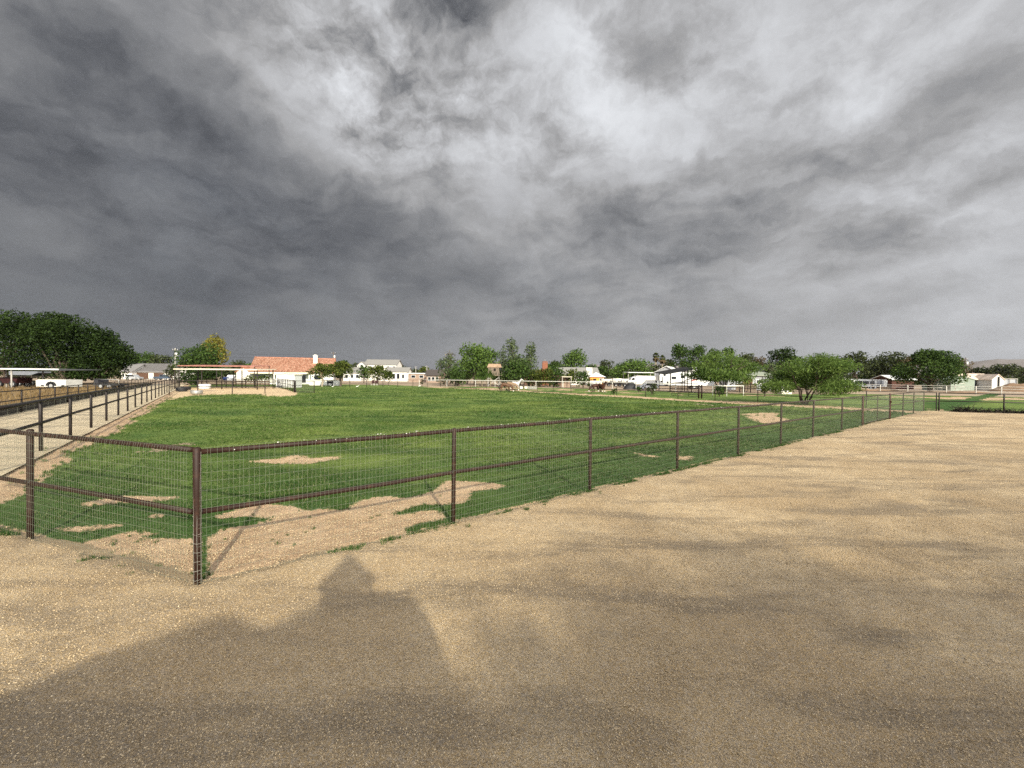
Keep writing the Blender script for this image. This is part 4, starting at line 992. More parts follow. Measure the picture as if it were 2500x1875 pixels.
T('street_tree', 'broad olive tree behind the dark barn', 2170, 140, 100, 866, 925, LEAF_OLIVE, 56, nl=13)
T('street_tree', 'brownish leaning tree left of the mulberry', 2215, 135, 50, 868, 925, LEAF_DRY, 57)
T('mulberry_tree', 'dense dark mulberry with pale branch tips beside the green shed', 2272, 92, 150, 859, 942, LEAF_MID, 58, 'dome', dens=1.5, nl=20)
T('street_tree', 'sparse brown tree beside the wooden utility pole', 2340, 150, 54, 874, 920, LEAF_DRY, 59, dens=.7)
T('street_tree', 'far dark tree right of the wooden utility pole', 2390, 220, 52, 898, 925, LEAF_OLIVE, 60)
T('street_tree', 'far rounded tree behind the white gable shed', 2452, 210, 60, 892, 925, LEAF_OLIVE, 61, nl=13)
T('street_tree', 'far tree at the right picture edge', 2500, 215, 50, 899, 925, LEAF_OLIVE, 62)
T('street_tree', 'low far tree line behind the green shed', 2420, 260, 50, 907, 925, LEAF_OLIVE, 63)
T('street_tree', 'low far tree right of the mulberry crown', 2310, 200, 60, 890, 925, LEAF_OLIVE, 64)
T('street_tree', 'far tree between the two left palms and the barn', 1632, 200, 40, 878, 915, LEAF_OLIVE, 65)
T('street_tree', 'far grey tree left of the orange shed', 1442, 260, 30, 893, 915, LEAF_OLIVE, 66)
for k, (px, Y, wp, top, lf, lb) in enumerate(((1935, 125, 60, 866, LEAF_MID, 'green tree filling the gap left of the tall olive tree'), (2030, 140, 60, 874, LEAF_OLIVE, 'lower olive tree behind the right side of the nearest mesquite'),
        (2128, 150, 60, 880, LEAF_MID, 'low green tree between the two broad olive trees'), (1870, 150, 50, 882, LEAF_MID, 'low green tree behind the silver bush'), (1510, 190, 50, 889, LEAF_MID, 'far green tree left of the wide tree over the tank trailers'),
        (1140, 125, 50, 872, LEAF_MID, 'green tree between the silvery bush and the big bright tree'), (1270, 116, 60, 868, LEAF_MID, 'dark green tree showing between the two tall poplars'), (1345, 140, 50, 886, LEAF_MID, 'green tree behind the brick chimney'), (1440, 175, 40, 889, LEAF_MID, 'small green tree behind the white chimney'))):
    T('street_tree', lb, px, Y, wp, top, 928, lf, 300 + k, dens=1.1)
# paddock weeds and bushes
for k, (px, Y, wp, top, bot, lb) in enumerate(((1500, 56, 20, 949, 963, 'small round weed bush by the sandy track'), (1592, 58, 30, 938, 962, 'bigger weed bush in front of the white truck'),
        (1757, 54, 40, 944, 966, 'weedy bush beside the short white rail'), (1868, 55, 24, 944, 963, 'spiky green bush under the pale green canopy'), (1560, 66, 16, 944, 956, 'low bush beside the dark tarp pile'),
        (1030, 88, 11, 924, 938, 'lone upright shrub on the pasture fence'), (1440, 86, 16, 938, 950, 'low weeds at the white fence'))):
    T('weed_bush', lb, px, Y, wp, top, bot, LEAF_OLIVE if k % 2 else LEAF_MID, 80 + k, 'broad', cat='bush', dens=.9, nl=6)
# weeping clump by the tree house
def weeping(px, Y):
    x = XAT(px, Y); root = thing('weeping_yucca', 'weeping green clump with pale stems below the tree house', 'bush', (x, Y, 0)); r = np.random.default_rng(3)
    V = []; F = []; tr = MB()
    for s in range(4):
        sx, sy = (s - 1.5) * .9, r.uniform(-.6, .6); hh = r.uniform(2.0, 3.0); tr.tube([(sx, sy, -.1), (sx + r.uniform(-.2, .2), sy, hh * .6), (sx + r.uniform(-.2, .2), sy, hh)], [.16, .13, .11], 6)
        for k in range(230):
            a = r.uniform(0, 6.28); el = r.uniform(.1, 1.5); l = r.uniform(.9, 1.9); c = np.array([sx, sy, hh]); q = c; dd = np.array([math.cos(a) * math.cos(el), math.sin(a) * math.cos(el), math.sin(el)])
            w = np.array([-math.sin(a), math.cos(a), 0]) * .05; prev = None
            for j in range(4):
                i = len(V); V += [tuple(q - w * (1 - j / 4)), tuple(q + w * (1 - j / 4))]
                if j: F.append((i - 2, i - 1, i + 1, i))
                dd = dd + np.array([0, 0, -.55]); dd /= np.linalg.norm(dd); q = q + dd * l / 3
    link('crown', np_mesh('crown', V, F, LEAF_BRIGHT), root); tr.build('trunk', M_PALEBARK, root, True)
weeping(1182, 92)
def palm(px, Y, top, label, s):
    x = XAT(px, Y); h = ZAT(px, top, Y); root = thing('palm_tree', label, 'palm', (x, Y, 0), 0, None); r = np.random.default_rng(s)
    MB().tube([(0, 0, -.1), (.1, 0, h * .5), (.05, 0, h - 1.3)], [.38, .26, .22], 8).build('trunk', M_PALEBARK, root, True)
    for nm, n, el0, el1, m in (('crown', 80, -.5, 1.5, LEAF_CITRUS), ('dead_skirt', 60, -1.5, -.6, LEAF_DRY)):
        V = []; F = []
        for k in range(n):
            a = r.uniform(0, 6.28); el = r.uniform(el0, el1); d = np.array([math.cos(a) * math.cos(el), math.sin(a) * math.cos(el), math.sin(el)]); c = np.array([.05, 0, h - 1.5]); t = np.array([-math.sin(a), math.cos(a), 0])
            l = r.uniform(1.1, 1.7) * (1.5 if nm == 'dead_skirt' else 1); i = len(V); n2 = np.cross(d, t)
            V += [tuple(c + d * l * .45), tuple(c + d * l * .8 + t * .55), tuple(c + d * l * 1.1 - np.array([0, 0, .25])), tuple(c + d * l * .8 - t * .55)]; F.append((i, i + 1, i + 2, i + 3))
        link(nm, np_mesh(nm, V, F, m), root)
palm(1600, 175, 860, 'taller fan palm left of the white barn', 1)
palm(1616, 182, 866, 'shorter fan palm just right of the taller one', 2)
palm(1630, 200, 876, 'lowest fan palm, next to the dark green tree', 3)
# dark brush at the gravel edge
def brush():
    root = thing('brush_pile', 'row of dark cut brush lying at the far gravel edge', 'brush', (33.2, 30.2, 0)); r = np.random.default_rng(4)
    V = []; F = []
    mb = MB()
    for k in range(420):
        t = r.uniform(0, 1); p = np.array([.2 + t * 6.0, .55 - t * 1.95 + r.normal() * .22, 0.02]); hh = .30 * (1 - .6 * t) * (.5 + vnoise(np.array([t * 14]), np.array([.3]), 5)[0])
        q = p + np.array([r.normal() * .35, r.normal() * .25, abs(r.normal()) * hh * .9]); mb.tube([p, q], [.022, .006], 3, False)
    mb.build('twigs', mat('dark_twigs', (.022, .017, .013), .95, .2, 5), root, fix=False)
    C = np.stack([r.uniform(.1, 6.2, 1500), np.zeros(1500), np.zeros(1500)], 1); C[:, 1] = .55 - C[:, 0] / 6.2 * 1.95 + r.normal(size=1500) * .2; C[:, 2] = np.abs(r.normal(size=1500)) * .13 * (1.25 - C[:, 0] / 7)
    V, F = leaves(C, np.zeros((1500, 3)), .16, r, .4); V[:, 2] = np.maximum(V[:, 2], -.02)
    link('dead_leaves', np_mesh('dead_leaves', V, F, leafmat('leaf_dead', (.010, .009, .007), (.035, .028, .02))), root)
brush()

# ------------------------------------------------------------------ far land
def far_land():
    # ridge line of desert mountains
    m = mat('mountain_rock', (.15, .13, .12), .95, .12, .006, bump=.3, bscale=.03)
    for nm, a0, a1, Y, prof in (('mountains', 38, 66, 2600, [(0, 10), (.15, 120), (.3, 165), (.42, 205), (.5, 195), (.56, 220), (.64, 330), (.72, 300), (.85, 380), (1, 120)]),
                                ('mountains', 3, 27, 2700, [(0, 10), (.12, 30), (.26, 120), (.34, 175), (.44, 130), (.52, 150), (.64, 165), (.75, 175), (.85, 140), (1, 20)])):
        V = []; na, nr = 140, 12
        for i in range(na + 1):
            t = i / na; a = math.radians(a0 + (a1 - a0) * t); hh = np.interp(t, [p[0] for p in prof], [p[1] for p in prof])
            for j in range(nr + 1):
                s = j / nr; r = Y * (1 + .2 * s); k = math.sin(min(1, s * 1.6) * math.pi / 2) if s < .65 else math.cos((s - .65) / .35 * math.pi / 2)
                x, y = r * math.sin(a), r * math.cos(a); n = float(fbm(np.array([x * .004]), np.array([y * .004]), 120, 5)[0])
                V.append((x, y, -3 + hh * (.53 if a0 > 30 else .63) * k * (.72 + .5 * n)))
        F = [(i * (nr + 1) + j, (i + 1) * (nr + 1) + j, (i + 1) * (nr + 1) + j + 1, i * (nr + 1) + j + 1) for i in range(na) for j in range(nr)]
        o = link(nm, np_mesh(nm, V, F, m, True)); lab(o, kind='structure')
    # the far wood and garden trees that read as one dark line
    r = np.random.default_rng(77); C = []; 
    for k in range(520):
        a = math.radians(r.uniform(-62, 62)); d = r.uniform(230, 520); h = r.uniform(3.0, 6.5) * (1 if d < 350 else 1.2); w = r.uniform(4, 9)
        n = 60; q = r.normal(size=(n, 3)); q /= np.linalg.norm(q, axis=1)[:, None]; q = q * r.uniform(.5, 1.05, (n, 1)) * np.array([w / 2, w / 2, h / 2]); q += np.array([d * math.sin(a), d * math.cos(a), h / 2])
        C.append(q)
    C = np.concatenate(C); V, F = leaves(C, np.zeros_like(C), 1.9, r, .7); V[:, 2] = np.maximum(V[:, 2], -.05)
    o = link('far_tree_line', np_mesh('far_tree_line', V, F, LEAF_OLIVE)); lab(o, 'far dark line of trees and scrub along the whole horizon', 'trees', kind='stuff')
far_land()

# ------------------------------------------------------------------ buildings
def place(px, Y, z=0.0): return (XAT(px, Y), Y, z)
def mpp(Y): return Y / FPX
def window(parent, x, z, w, h, y, m=None, name='window', frame=True):
    f = MB().box((x, y, z), (w, .08, h)).build(name, m or M_GLASS, parent)
    if frame:
        t = .10; mb = MB()
        mb.box((x, y - .03, z + h / 2 + t / 2), (w + 2 * t, .1, t)); mb.box((x, y - .03, z - h / 2 - t / 2), (w + 2 * t, .1, t)); mb.box((x - w / 2 - t / 2, y - .03, z), (t, .1, h)); mb.box((x + w / 2 + t / 2, y - .03, z), (t, .1, h))
        mb.build('frame', M_WHITEMETAL, f)
    return f
def gable_house(name, label, px0, px1, Y, eave, ridge, depth, wallm, roofm, rz=0.0, axis='x', over=.5, cat='house', ridge_run=1.0, fascia=None, shrink=1.0):
    """ridge parallel to the front (axis x) or gable end facing us (axis y); eave and ridge are heights"""
    x0, x1 = XAT(px0, Y), XAT(px1, Y); w = x1 - x0
    root = thing(name, label, cat, ((x0 + x1) / 2, Y, 0), rz)
    hw = w / 2
    if axis == 'x':
        MB().prismx([(0, -.2), (depth, -.2), (depth, eave), (depth / 2, ridge - .12), (0, eave)], -hw, hw).build('wall', wallm, root)
        mb = MB(); t = .16; sl = (ridge - eave) / (depth / 2)
        mb.prismx([(-over, eave - over * sl), (depth / 2, ridge), (depth / 2, ridge + t), (-over, eave - over * sl + t)], -hw - over, hw + over)
        mb.prismx([(depth + over, eave - over * sl), (depth / 2 + .002, ridge), (depth / 2 + .002, ridge + t), (depth + over, eave - over * sl + t)], -hw - over, hw + over)
    else:
        MB().prism([(-hw, -.2), (hw, -.2), (hw, eave), (0, ridge - .12), (-hw, eave)], 0, depth).build('wall', wallm, root)
        mb = MB(); t = .16; sl = (ridge - eave) / hw
        for s in (-1, 1): mb.prism([(s * (hw + over), eave - over * sl), (s * .001, ridge), (s * .001, ridge + t), (s * (hw + over), eave - over * sl + t)], -over, depth + over)
    rf = mb.build('roof', roofm, root)
    if fascia: 
        MB().box((0, -over - .02, eave - over * sl + .02), (w + 2 * over, .06, .34)).build('fascia', fascia, rf)
    return root, w, rf

# grey metal roofed house on the left
h, w, rf = gable_house('ranch_house', 'low house with grey standing seam roof and brown garage doors', 300, 424, 150, 2.75, 5.6, 11, M_WHITE, M_GREYROOF)
for i in range(40): MB().box((-w / 2 + .3 + i * w / 40, 2.6, 4.42), (.06, 6.4, .07), 0, math.atan(2.85 / 5.5)).build('roof_seam', M_GREYROOF, rf)
for cx, ww in ((-w * .12, 4.6), (w * .2, 3.4)): window(h, cx, 1.15, ww, 2.2, -.03, M_BROWNDOOR, 'garage_door', False)
window(h, -w * .36, 1.5, 1.2, 1.1, -.03)
gw, _, _ = gable_house('ranch_house', 'gabled wing with grey metal roof left of the garage doors', 296, 322, 148, 2.7, 5.3, 9, M_WHITE, M_GREYROOF, axis='x')

# terracotta tiled house
def tile_roof(parent, x0, x1, y0, y1, z0, z1, seed):
    r = np.random.default_rng(seed); nx = int((x1 - x0) / .30); ln = math.hypot(y1 - y0, z1 - z0); ny = int(ln / .42)
    V = []; F = []; d = np.array([0, y1 - y0, z1 - z0]) / ln; nrm = np.array([0, -d[2], d[1]])
    for i in range(nx):
        for j in range(ny):
            a = np.array([x0 + i * .30, y0, z0]) + d * (j * .42) + nrm * (.05 + r.uniform(-.008, .008)); k = len(V)
            for t, hgt in ((0, 0), (.25, .075), (.75, .075), (1, 0)):
                for u, l in ((0, .055), (.5, 0)): V.append(tuple(a + np.array([t * .26, 0, 0]) + d * u + nrm * (hgt + l)))
            F += [(k, k + 2, k + 3, k + 1), (k + 2, k + 4, k + 5, k + 3), (k + 4, k + 6, k + 7, k + 5), (k, k + 2, k + 4, k + 6)]
    m = bpy.data.materials.new('clay_tile'); m.use_nodes = True; nt = m.node_tree; b = nt.nodes['Principled BSDF']; b.inputs['Roughness'].default_value = .85
    g = N(nt, 'ShaderNodeNewGeometry'); rp = N(nt, 'ShaderNodeValToRGB'); L(nt, g.outputs['Random Per Island'], rp.inputs[0]); L(nt, rp.outputs[0], b.inputs['Base Color'])
    e = rp.color_ramp.elements; e[0].color = (.42, .20, .115, 1); e[1].color = (.66, .40, .27, 1); q = rp.color_ramp.elements.new(.5); q.color = (.55, .285, .18, 1)
    o = link('roof_tiles', np_mesh('roof_tiles', V, F, m), parent); lab(o, kind='stuff')
    return o
M_CLAY = mat('clay_base', (.34, .13, .075), .9, .2, 2)
h, w, rf = gable_house('tiled_house', 'long white house with terracotta tiled roof and deep porch', 610, 797, 94, 2.75, 6.15, 13, M_WHITE, M_CLAY, over=.3)
HR = .37; hx0 = XAT(610, 94); h.location = (hx0 + math.cos(HR) * w / 2, 94 + math.sin(HR) * w / 2, 0); h.rotation_euler = (0, 0, HR)
sl = (6.15 - 2.75) / 6.5
tile_roof(rf, -w / 2 - .3, w / 2 + .3, -.3, 6.5, 2.75 - .3 * sl + .17, 6.33, 5)
MB().tube([(-w / 2 - .3, 6.5, 6.36), (w / 2 + .3, 6.5, 6.36)], .14, 8).build('ridge_cap', M_CLAY, rf, True)
pch = MB().box((-w * .14, -1.35, 2.52), (w * .72, 2.5, .10)).build('porch_roof', M_WHITE, h)
MB().box((-w * .14, -2.63, 2.56), (w * .72, .06, .36)).build('fascia', M_CREAM, pch)
for k in (-.49, -.2, .05, .21): MB().box((w * k, -2.5, 1.18), (.22, .22, 2.5)).build('porch_post', M_WHITE, h)
for cx, cz, ww, hh in ((-w * .385, 1.7, 2.1, .75), (-w * .15, 1.6, 1.5, 1.1), (w * .10, 1.25, 2.0, 1.9), (w * .30, 1.6, 1.4, 1.1)): window(h, cx, cz, ww, hh, -.03)
c = MB().box((w * .257, 4.2, 5.8), (.9, .7, 2.0)).build('chimney', M_WHITE, rf)
MB().box((w * .257, 4.2, 6.9), (1.1, .9, .2)).build('chimney_cap', M_WHITE, c); MB().box((w * .257, 4.2, 7.1), (.65, .5, .25)).build('chimney_pot', M_WHITE, c)
h2, w2, rf2 = gable_house('tiled_house', 'white gabled wing left of the tiled roof, behind the shelter', 577, 612, 96, 2.7, 3.75, 8, M_WHITE, M_CLAY, axis='y', over=.25)
wl = thing('patio_wall', 'white patio wall behind the citrus trunks', 'wall', place(793, 88)); MB().box((0, 0, .5), (6.4, .25, 1.2)).build('wall_body', M_WHITE, wl); MB().box((0, -.001, 1.13), (6.6, .4, .1)).build('coping', M_CREAM, wl)
g_ = thing('barbecue_grill', 'black grill in front of the white patio wall', 'grill', place(806, 85)); MB().box((0, 0, .72), (1.1, .5, .5)).build('hood', M_BLACK, g_)
for sx in (-.45, .45): MB().box((sx, 0, .24), (.07, .4, .5)).build('leg', M_BLACK, g_)

# white shed by the pen
h, w, rf = gable_house('garden_shed', 'small white shed with shallow roof beside the pen fence', 674, 719, 73, 2.15, 2.42, 2.6, M_WHITEMETAL, M_TANROOF, axis='y', over=.12, cat='shed')
MB().box((0, -.02, 1.0), (1.5, .05, 1.95)).build('door', M_WHITEMETAL, h)

# two storey house
h, w, rf = gable_house('farmhouse', 'tall white two storey farmhouse with grey shingle roof', 889, 967, 170, 6.7, 8.75, 9, M_WHITE, M_GREYSHINGLE, over=.4)
for cx, cz, ww, hh in ((w * .25, 5.3, 1.0, 1.3), (w * .44, 5.3, 1.0, 1.3), (-w * .02, 5.2, 2.4, 1.2), (-w * .3, 5.3, 1.0, 1.3)): window(h, cx, cz, ww, hh, -.03)
h, w, rf = gable_house('farmhouse', 'front gable of the white two storey house with small vent', 872, 893, 169, 6.2, 7.7, 8, M_WHITE, M_GREYSHINGLE, axis='y', over=.4)
window(h, 0, 6.0, .8, .8, -.03)
h, w, rf = gable_house('farmhouse', 'single storey porch wing at the right of the white house', 941, 995, 163, 3.9, 5.4, 6, M_WHITE, M_GREYSHINGLE, over=.5)
for cx, ww, hh in ((-w * .12, 1.0, 2.0), (w * .08, 1.0, 2.0), (w * .30, .8, 1.5)): window(h, cx, 1.9, ww, hh, -.03)
for k in (-.2, 0, .16): MB().box((w * k, -.4, 1.7), (.18, .18, 3.4)).build('porch_post', M_WHITE, h)
h, w, rf = gable_house('farmhouse', 'low outbuilding with grey shingle roof left of the white house', 838, 881, 160, 3.2, 5.2, 9, M_WHITE, M_GREYSHINGLE, over=.5)
for k in (-.3, 0, .3): window(h, w * k, 1.7, 1.0, 1.2, -.03)
h, w, rf = gable_house('brick_building', 'low pink brick building with flat pale roof', 998, 1042, 150, 2.9, 3.1, 7, M_PINK, M_WHITE, over=.3, cat='building')
for k in (-.25, .2): window(h, w * k, 1.9, 1.4, .9, -.03)
h, w, rf = gable_house('ranch_house', 'dark roofed house left of the silvery bush', 1041, 1078, 140, 2.5, 4.3, 9, M_PINK, mat('dark_brown_roof', (.06, .05, .045), .9, .1, 3), over=.6)
for k in (-.3, -.05, .2): window(h, w * k, 1.2, .9, 1.2, -.03)
# chimney house
ch = thing('brick_house', 'house with tall brick chimney rising above green bushes', 'house', place(1330, 112)); 
MB().prism([(-1.0, 0), (1.0, 0), (.72, 3.9), (.72, 6.25), (-.72, 6.25), (-.72, 3.9)], -.5, .5).build('chimney', M_BRICK, ch); MB().box((0, 0, 6.45), (1.3, .9, .18)).build('chimney_cap', M_BRICK, ch); MB().tube([(0, 0, 6.6), (0, 0, 7.1)], .09, 8).build('flue', M_GALV, ch)
MB().prism([(-5.5, -.2), (5.0, -.2), (5.0, 2.6), (-.4, 4.6), (-5.5, 2.6)], .55, 8).build('wall', M_BROWNDOOR, ch)
mb = MB(); mb.prism([(-6.0, 2.45), (-.4, 4.65), (-.4, 4.8), (-6.0, 2.6)], .4, 8.3); mb.prism([(5.5, 2.45), (-.398, 4.65), (-.398, 4.8), (5.5, 2.6)], .4, 8.3); mb.build('roof', M_GREYSHINGLE, ch)
h, w, rf = gable_house('shingle_house', 'grey shingle roofed house with square white chimney', 1362, 1462, 128, 2.6, 5.3, 10, M_WHITE, M_GREYSHINGLE, over=.6)
MB().box((w * .24, -1.1, 2.65), (1.9, .9, 5.3)).build('chimney', M_WHITE, h)
for k in (-.3, 0): window(h, w * k, 1.4, 1.2, 1.1, -.03)
st = thing('patio_shelter', 'small flat roofed brick shelter among the garden bushes', 'shelter', place(1384, 93)); MB().box((0, 1, 2.35), (2.3, 2.4, .14)).build('roof', M_TANROOF, st)
MB().box((0, 2.0, 1.1), (2.0, .2, 2.4)).build('wall', M_PINK, st)
for s in (-1, 1): MB().box((s * 1.0, 0, 1.1), (.12, .12, 2.36)).build('post', M_PALEPOLE, st)
# orange shed
os_ = thing('orange_shed', 'bright orange hut with white pyramid roof', 'shed', place(1458, 118))
MB().box((0, 1.7, 1.15), (3.9, 3.4, 2.6)).build('wall', M_ORANGE, os_)
MB().add([(-2.5, -.5, 2.4), (2.5, -.5, 2.4), (2.5, 3.9, 2.4), (-2.5, 3.9, 2.4), (0, 1.7, 3.75)], [(0, 1, 4), (1, 2, 4), (2, 3, 4), (3, 0, 4), (0, 3, 2, 1)]).build('roof', M_WHITEMETAL, os_)
window(os_, -.7, .95, .9, 1.9, -.03, M_DARK, 'door', False); window(os_, 1.25, 1.55, .9, .9, -.03)
# white barn
h, w, rf = gable_house('white_barn', 'white gabled barn with bright metal roof', 1599, 1654, 122, 3.9, 5.75, 14, M_GREYWALL, M_WHITEMETAL, axis='y', over=.45, rz=-.5, cat='barn')
window(h, 0, 2.6, 3.0, 3.0, -.03, M_DARK, 'door', False)
ac = thing('roof_box', 'white framed cooler box standing on the barn roof end', 'cooler', place(1692, 128, 0)); MB().box((0, 0, 5.2), (2.6, 1.4, 1.0)).build('cabinet', M_WHITEMETAL, ac)
for s in (-1, 1): MB().box((s * 1.2, 0, 2.3), (.12, .12, 4.8)).build('leg', M_WHITEMETAL, ac)
# hip roofed grey house and mobile home
hp = thing('hip_house', 'grey hip roofed house behind the pale green canopy', 'house', place(1862, 118)); MB().box((0, 4, 1.4), (13, 8, 3.2)).build('wall', M_GREYWALL, hp)
MB().add([(-7.2, -.7, 2.9), (7.2, -.7, 2.9), (7.2, 8.7, 2.9), (-7.2, 8.7, 2.9), (-1.6, 4, 6.2), (1.6, 4, 6.2)], [(0, 1, 5, 4), (2, 3, 4, 5), (1, 2, 5), (3, 0, 4), (0, 3, 2, 1)]).build('roof', M_GREYSHINGLE, hp)
for k in (-4, 0, 4): window(hp, k, 1.6, 1.3, 1.1, -.03)
mh = thing('mobile_home', 'pale grey mobile home with white trim and a dark window', 'house', place(1845, 84)); MB().box((0, 1.8, 1.5), (11.4, 3.4, 2.9)).build('wall', M_GREYWALL, mh)
MB().box((-1.2, 1.6, 3.02), (9.4, 4.2, .16)).build('roof', M_WHITEMETAL, mh)
window(mh, .9, 1.75, 1.35, .65, .08); window(mh, 3.1, 1.55, .5, .55, .08); window(mh, -1.6, 1.7, 2.0, 1.5, .08, mat('brown_recess', (.12, .05, .03), .8), 'doorway', True)
pr = thing('porch_railing', 'white slatted porch railing before the mobile home', 'railing', place(1812, 80))
for z in (.62, .95, 1.28): MB().box((0, 0, z), (4.6, .08, .12)).build('rail', M_WHITE, pr)
for k in range(9): MB().box((-2.3 + k * .575, .02, .66), (.09, .1, 1.32)).build('baluster', M_WHITE, pr)
for k, (px, lb) in enumerate(((1918, 'narrow white pump shed with pale base behind the mesquite'),)):
    sh = thing('pump_shed', lb, 'shed', place(px, 66)); MB().box((0, .6, 1.2), (1.2, 1.2, 2.4)).build('wall', M_WHITE, sh); MB().box((0, .6, 2.45), (1.5, 1.5, .12)).build('roof', M_WHITEMETAL, sh); MB().box((-.1, -.02, 1.2), (.35, .05, 1.7)).build('door', M_GREYWALL, sh); MB().box((0, .4, .1), (1.6, 1.6, .3)).build('plinth', M_CREAM, sh)

# right hand sheds
h, w, rf = gable_house('green_shed', 'sage green metal shed with one wide plain wall', 2322, 2380, 100, 2.6, 3.3, 7, M_GREENMETAL, M_GREENMETAL, axis='y', over=.15, cat='shed')
h, w, rf = gable_house('open_barn', 'open fronted shed with white and rusty roof beside the green shed', 2352, 2428, 108, 2.9, 4.2, 6, M_DARK, mat('white_rust_roof', (.62, .50, .40), .6, .2, .6), over=.6, cat='barn')
MB().box((-w * .30, -.04, 1.4), (2.8, .06, 2.7)).build('blue_panel', mat('pale_blue_panel', (.34, .40, .46), .6), h)
for k in (-.05, .1, .25): MB().box((w * k, -.05, 2.2), (.1, .08, 1.8)).build('post', M_DARKPIPE, h)
MB().box((w * .12, -.3, 1.3), (3.6, .7, .12)).build('workbench', M_WOOD, h)
h, w, rf = gable_house('white_gable_shed', 'white gable end of the shed with a black door slot', 2424, 2450, 104, 2.75, 4.0, 5, M_WHITE, MATS['white_rust_roof'], axis='y', over=.15, rz=-.12, cat='shed')
MB().box((.1, -.04, 1.75), (.45, .06, 3.4)).build('door', M_DARK, h)
ol = thing('block_enclosure', 'long grey walled enclosure at the far right', 'wall', place(2472, 120)); MB().box((0, 2, 1.5), (7.0, .2, 3.2)).build('wall_body', M_GREYWALL, ol); MB().box((0, 1.9, 3.15), (7.2, .5, .14)).build('roof_edge', M_PALEPOLE, ol)
for k in (-3.4, -1, 1.2, 3.4): MB().tube([(k, 1.6, 0), (k, 1.6, 3.1)], .1, 6).build('post', M_PALEPOLE, ol)
h, w, rf = gable_house('dark_barn', 'dark brown open barn half behind the mulberry', 2178, 2232, 112, 2.6, 3.6, 6, mat('dark_red_wall', (.07, .03, .022), .9), M_WHITEMETAL, over=.5, cat='barn')
h, w, rf = gable_house('white_outbuilding', 'small white roofed building behind the white trailer', 2040, 2072, 118, 2.5, 3.1, 5, M_WHITE, M_WHITEMETAL, over=.3, cat='shed')

# ------------------------------------------------------------------ shelters
def shelter(name, label, px0, px1, Y, zf, zb, depth, roofm, postm, posts, edge=None, rz=0.0, zr=None, thick=.12, cat='shelter'):
    x0, x1 = XAT(px0, Y), XAT(px1, Y); root = thing(name, label, cat, ((x0 + x1) / 2, Y, 0), rz); hw = (x1 - x0) / 2; dz = 0 if zr is None else zr - zf
    t = thick; mb = MB()
    mb.add([(-hw, 0, zf), (hw, 0, zf + dz), (hw, depth, zb + dz), (-hw, depth, zb), (-hw, 0, zf + t), (hw, 0, zf + dz + t), (hw, depth, zb + dz + t), (-hw, depth, zb + t)],
           [(0, 3, 2, 1), (4, 5, 6, 7), (0, 1, 5, 4), (1, 2, 6, 5), (2, 3, 7, 6), (3, 0, 4, 7)]); rf = mb.build('roof', roofm, root)
    if edge: MB().box((0, -.05, zf + dz / 2 + .06), (hw * 2, .08, .15)).build('fascia', edge, rf)
    for k, (u, v) in enumerate(posts):
        z = (zf + (zb - zf) * v) + dz * u; x = -hw + 2 * hw * u; y = depth * v
        MB().tube([(x, y, -.2), (x, y, z - .01)], .075, 8).build('post', postm, root, True)
    return root, hw
sh1, hw = shelter('horse_shelter', 'long pale roofed horse shelter at the front of the pen', 424, 628, 62, 2.86, 3.0, 5, M_TANROOF, M_DARKPIPE, [(.005, .02), (.33, .02), (.57, .02), (.995, .02), (.005, .95), (.57, .95), (.97, .95)], M_TANROOF)
for z in (.55, .95, 1.42): MB().tube([(-hw, 4.6, z), (hw, 4.6, z)], .05, 6).build('rail', M_DARKPIPE, sh1, True)
for k in range(9): MB().tube([(-hw + k * hw / 4, 4.6, 0), (-hw + k * hw / 4, 4.6, 1.45)], .055, 6).build('rail_post', M_DARKPIPE, sh1, True)
sh2, hw = shelter('horse_shelter', 'taller rust roofed shelter right behind the pale one', 434, 622, 71, 3.52, 3.75, 4.5, M_RUSTROOF, M_DARKPIPE, [(.01, .02), (.5, .02), (.99, .02), (.01, .98), (.5, .98), (.99, .98)], M_RUSTROOF)
for z in (.5, .9): MB().box((0, 4.4, z), (hw * 2, .06, .34)).build('back_board', M_WOOD, sh2)
shelter('flat_shelter', 'white edged flat shelter roof at the left picture edge', -60, 144, 47, 2.62, 2.75, 5, mat('shaded_roof_sheet', (.06, .06, .06), .7), M_PALEPOLE, [(.40, .05), (.45, .6), (.05, .5)], M_WHITEMETAL, zr=2.45, thick=.05)  # dark roof colour stands in for the shade under the white sheet
shelter('flat_shelter', 'white flat carport roof left of the barn', 1534, 1606, 112, 3.65, 3.8, 6, M_WHITEMETAL, M_PALEPOLE, [(.02, .1), (.98, .1), (.02, .9), (.98, .9)], M_WHITEMETAL)
sh, hw = shelter('black_shade', 'black sloping shade cloth roof on dark posts', 1624, 1706, 72, 2.9, 3.3, 6, M_SHADE, M_DARKPIPE, [(.17, .03), (.52, .03), (.80, .03), (.88, .5), (.17, .95), (.52, .95), (.99, .95)], zr=4.0, thick=.06)
for z in (.5, .95, 1.4): MB().tube([(-hw * .66, .2, z), (hw, .2, z)], .045, 6).build('rail', M_DARKPIPE, sh, True)
MB().box((hw * .06, .1, 2.55), (.55, .3, .5)).build('fan_box', M_BLACK, sh)
sh, hw = shelter('green_canopy', 'pale green metal canopy on dark posts', 1798, 1912, 72, 2.95, 3.75, 6, M_ROOFGREEN, M_DARKPIPE, [(.09, .03), (.32, .03), (.39, .5), (.63, .03), (.85, .03), (.98, .03), (.09, .95), (.63, .95), (.98, .95)], zr=2.75)
for z in (.55, 1.0, 1.45): MB().tube([(-hw * .8, .3, z), (hw, .3, z)], .04, 6).build('rail', M_DARKPIPE, sh, True)
for k in range(7): MB().box((-hw * .5 + k * .55, 3.4, .75), (.5, .08, 1.3)).build('board', M_WOOD, sh)

